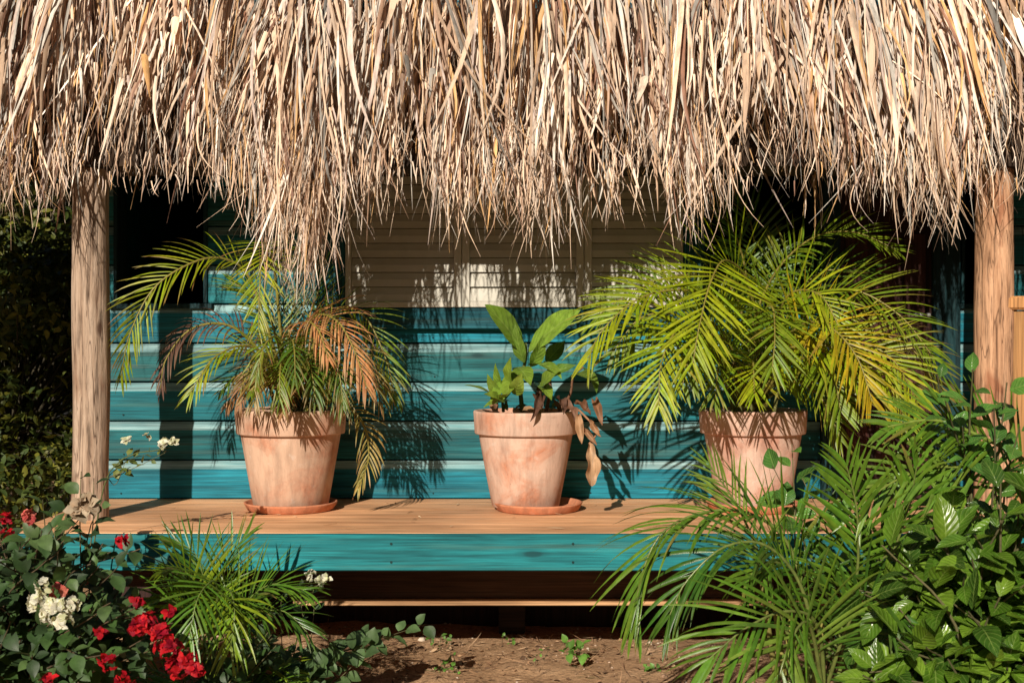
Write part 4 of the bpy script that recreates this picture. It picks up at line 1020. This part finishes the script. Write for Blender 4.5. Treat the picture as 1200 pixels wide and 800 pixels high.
# ------------------------------------------------------------------ gate at the right
def gate():
    d = 4.36; X = lambda px: (px - 600) / F * d; Z = lambda py: CH + (400 - py) / F * d
    g = thing('wooden_gate', 'honey-coloured plank gate with a rounded top rail right of the reddish post', 'gate', (X(1230), d, DECK))
    mb = MB(); x = X(1176)
    for k in range(4):
        w = .135; mb.box((x, d, DECK + .01), (x + w - .004, d + .022, Z(364)), np.ones(3) * R.uniform(.9, 1.1), 0, .002); x += w
    mb.build('plank_panel', M['fence'], g)
    mb = MB(); mb.box((X(1173), d - .02, Z(363)), (x + .01, d + .045, Z(347)), (1.25, 1.2, 1.2), 0, .008); mb.build('top_rail', M['fence'], g)
gate()

# ------------------------------------------------------------------ background garden on the left
DK = [(.07, .10, .02), (.10, .12, .02), (.16, .16, .02), (.05, .08, .02)]
def clump_plant(name, label, cat, x, y, h, w, hgt0, nb, per, ll, group, cols=DK, trunk=.05, sq=1.0):
    root = thing(name, label, cat, (x, y, 0), group)
    top = np.array([x, y, hgt0 + (h - hgt0) * .35]); mb = MB(); fm = MB(); B = []
    mb.tube(spline([(x, y, -.05), (x + .03, y, top[2] * .5), top], 12), np.linspace(trunk, trunk * .55, 12), 10, (.10, .07, .05))
    for k in range(nb):
        a = R.uniform(0, 6.28); e = math.asin(R.uniform(-.95, 1)); r = R.uniform(.35, 1) ** .6
        c = np.array([x, y, (h + hgt0) / 2])
        t = c + np.array([math.cos(a) * math.cos(e) * w, math.sin(a) * math.cos(e) * w * sq, math.sin(e) * (h - hgt0) / 2]) * r
        mb.tube(spline([top - (0, 0, .3 * top[2] * R.random()), (top + t) / 2 + R.normal(0, .05, 3), t], 7), np.linspace(trunk * .22, .003, 7), 5, (.06, .05, .03))
        B.append(t + R.normal(0, w * .11, (per, 3)) * np.array([1, 1, .8]))
    B = np.concatenate(B); N = len(B)
    leaf_batch(fm, B, R.normal(0, 1, (N, 3)), R.normal(0, .5, (N, 3)) + np.array([0, 0, 1]), R.uniform(.7, 1.3, N) * ll, ll * .5, .6, np.array(cols)[R.integers(len(cols), size=N)] * R.uniform(.7, 1.2, (N, 1)), n=4, m=3)
    mb.build('trunk' if cat == 'tree' else 'stem', M['bark'], root); fm.build('crown' if cat == 'tree' else 'foliage', M['small'], root)
g1 = 'dark shrubs behind the left post'
clump_plant('garden_shrub', 'dark small-leaved shrub just left of the left post, nearest the hut', 'shrub', -2.45, 6.3, 1.75, .75, .1, 130, 130, .055, g1)
clump_plant('garden_shrub', 'dark shrub at the far left edge behind the hanging thatch', 'shrub', -3.6, 6.9, 2.0, .9, .1, 130, 130, .05, g1)
clump_plant('garden_shrub', 'taller dark shrub behind the shrub beside the left post', 'shrub', -2.9, 8.8, 2.6, 1.2, .2, 120, 140, .06, g1)
g2 = 'trees behind the hut'
clump_plant('garden_or_added_tree', 'leafy tree behind the dark shrubs at the left', 'tree', -4.2, 11.0, 4.8, 2.0, .5, 110, 130, .11, g2, trunk=.14)
clump_plant('garden_or_added_tree', 'leafy tree furthest to the left behind the hut', 'tree', -7.0, 11.5, 5.2, 2.2, .5, 110, 130, .11, g2, trunk=.14)
clump_plant('garden_or_added_tree', 'leafy tree at the left behind the hut roof', 'tree', -1.5, 12.5, 5.0, 2.0, .6, 90, 130, .11, g2, trunk=.14)
clump_plant('garden_shrub', 'dark shrub behind the plank gate at the right edge', 'shrub', 3.9, 6.6, 2.1, .8, .1, 60, 90, .06, g1)
# unseen trees added on the camera side to shut out low sky
for k in range(13):
    deg = -215 + k * 21; a = math.radians(deg); rr = 12.5 + (k % 3) * 1.2
    low = -140 < deg < -70
    clump_plant('garden_or_added_tree', "unseen tree added to block sky light on the photographer's side of the hut", 'tree', rr * math.cos(a) + .3, rr * math.sin(a) + 2, 6.0 if low else 10.5, 2.7 if low else 3.4, .1, 80, 50, .36 if low else .5, 'added unseen trees that block low sky', trunk=.15)
for x, y, rad in ((6.5, -7.5, 4.2), (-9.5, -4.5, 4.2), (-14, -9, 4.0), (4.0, -12.5, 4.5), (-7.5, 2.5, 3.2)):  # high unseen crowns added to cut sky light, clear of the sun
    clump_plant('garden_or_added_tree', 'tall unseen tree added behind the camera to block high sky', 'tree', x, y, 15, rad, 8.5, 80, 50, .6, 'tall unseen trees added to block sky', trunk=.18)

# ------------------------------------------------------------------ light, sky, camera
sd = bpy.data.lights.new('sun', 'SUN'); sd.energy = 5.0; sd.angle = math.radians(.53); sd.color = (1.0, .90, .76)
so = bpy.data.objects.new('sun', sd); COL.objects.link(so)
so.rotation_euler = Vector(tuple(SUN)).to_track_quat('Z', 'Y').to_euler(); so.location = (-3, -9, 6)
w = bpy.data.worlds.new('World'); scene.world = w; w.use_nodes = True
nt = w.node_tree; bgn = nt.nodes['Background']; sky = nt.nodes.new('ShaderNodeTexSky'); sky.sky_type = 'NISHITA'; sky.sun_disc = False
sky.sun_elevation = math.asin(SUN[2]); sky.sun_rotation = math.atan2(SUN[0], SUN[1])
nt.links.new(sky.outputs[0], bgn.inputs[0]); bgn.inputs[1].default_value = .05
cd = bpy.data.cameras.new('camera'); cd.sensor_width = 36; cd.lens = 36 * F / 1200; cd.clip_start = .05; cd.clip_end = 1000
cd.dof.use_dof = True; cd.dof.focus_distance = 4.35; cd.dof.aperture_fstop = 8
co = bpy.data.objects.new('camera', cd); COL.objects.link(co); co.location = (0, 0, CH); co.rotation_euler = (math.radians(90), 0, 0)
scene.camera = co
vs_ = scene.view_settings; vs_.view_transform = 'Standard'; vs_.look = 'None'; vs_.exposure = 0.28; vs_.gamma = 1
scene.cycles.max_bounces = 6
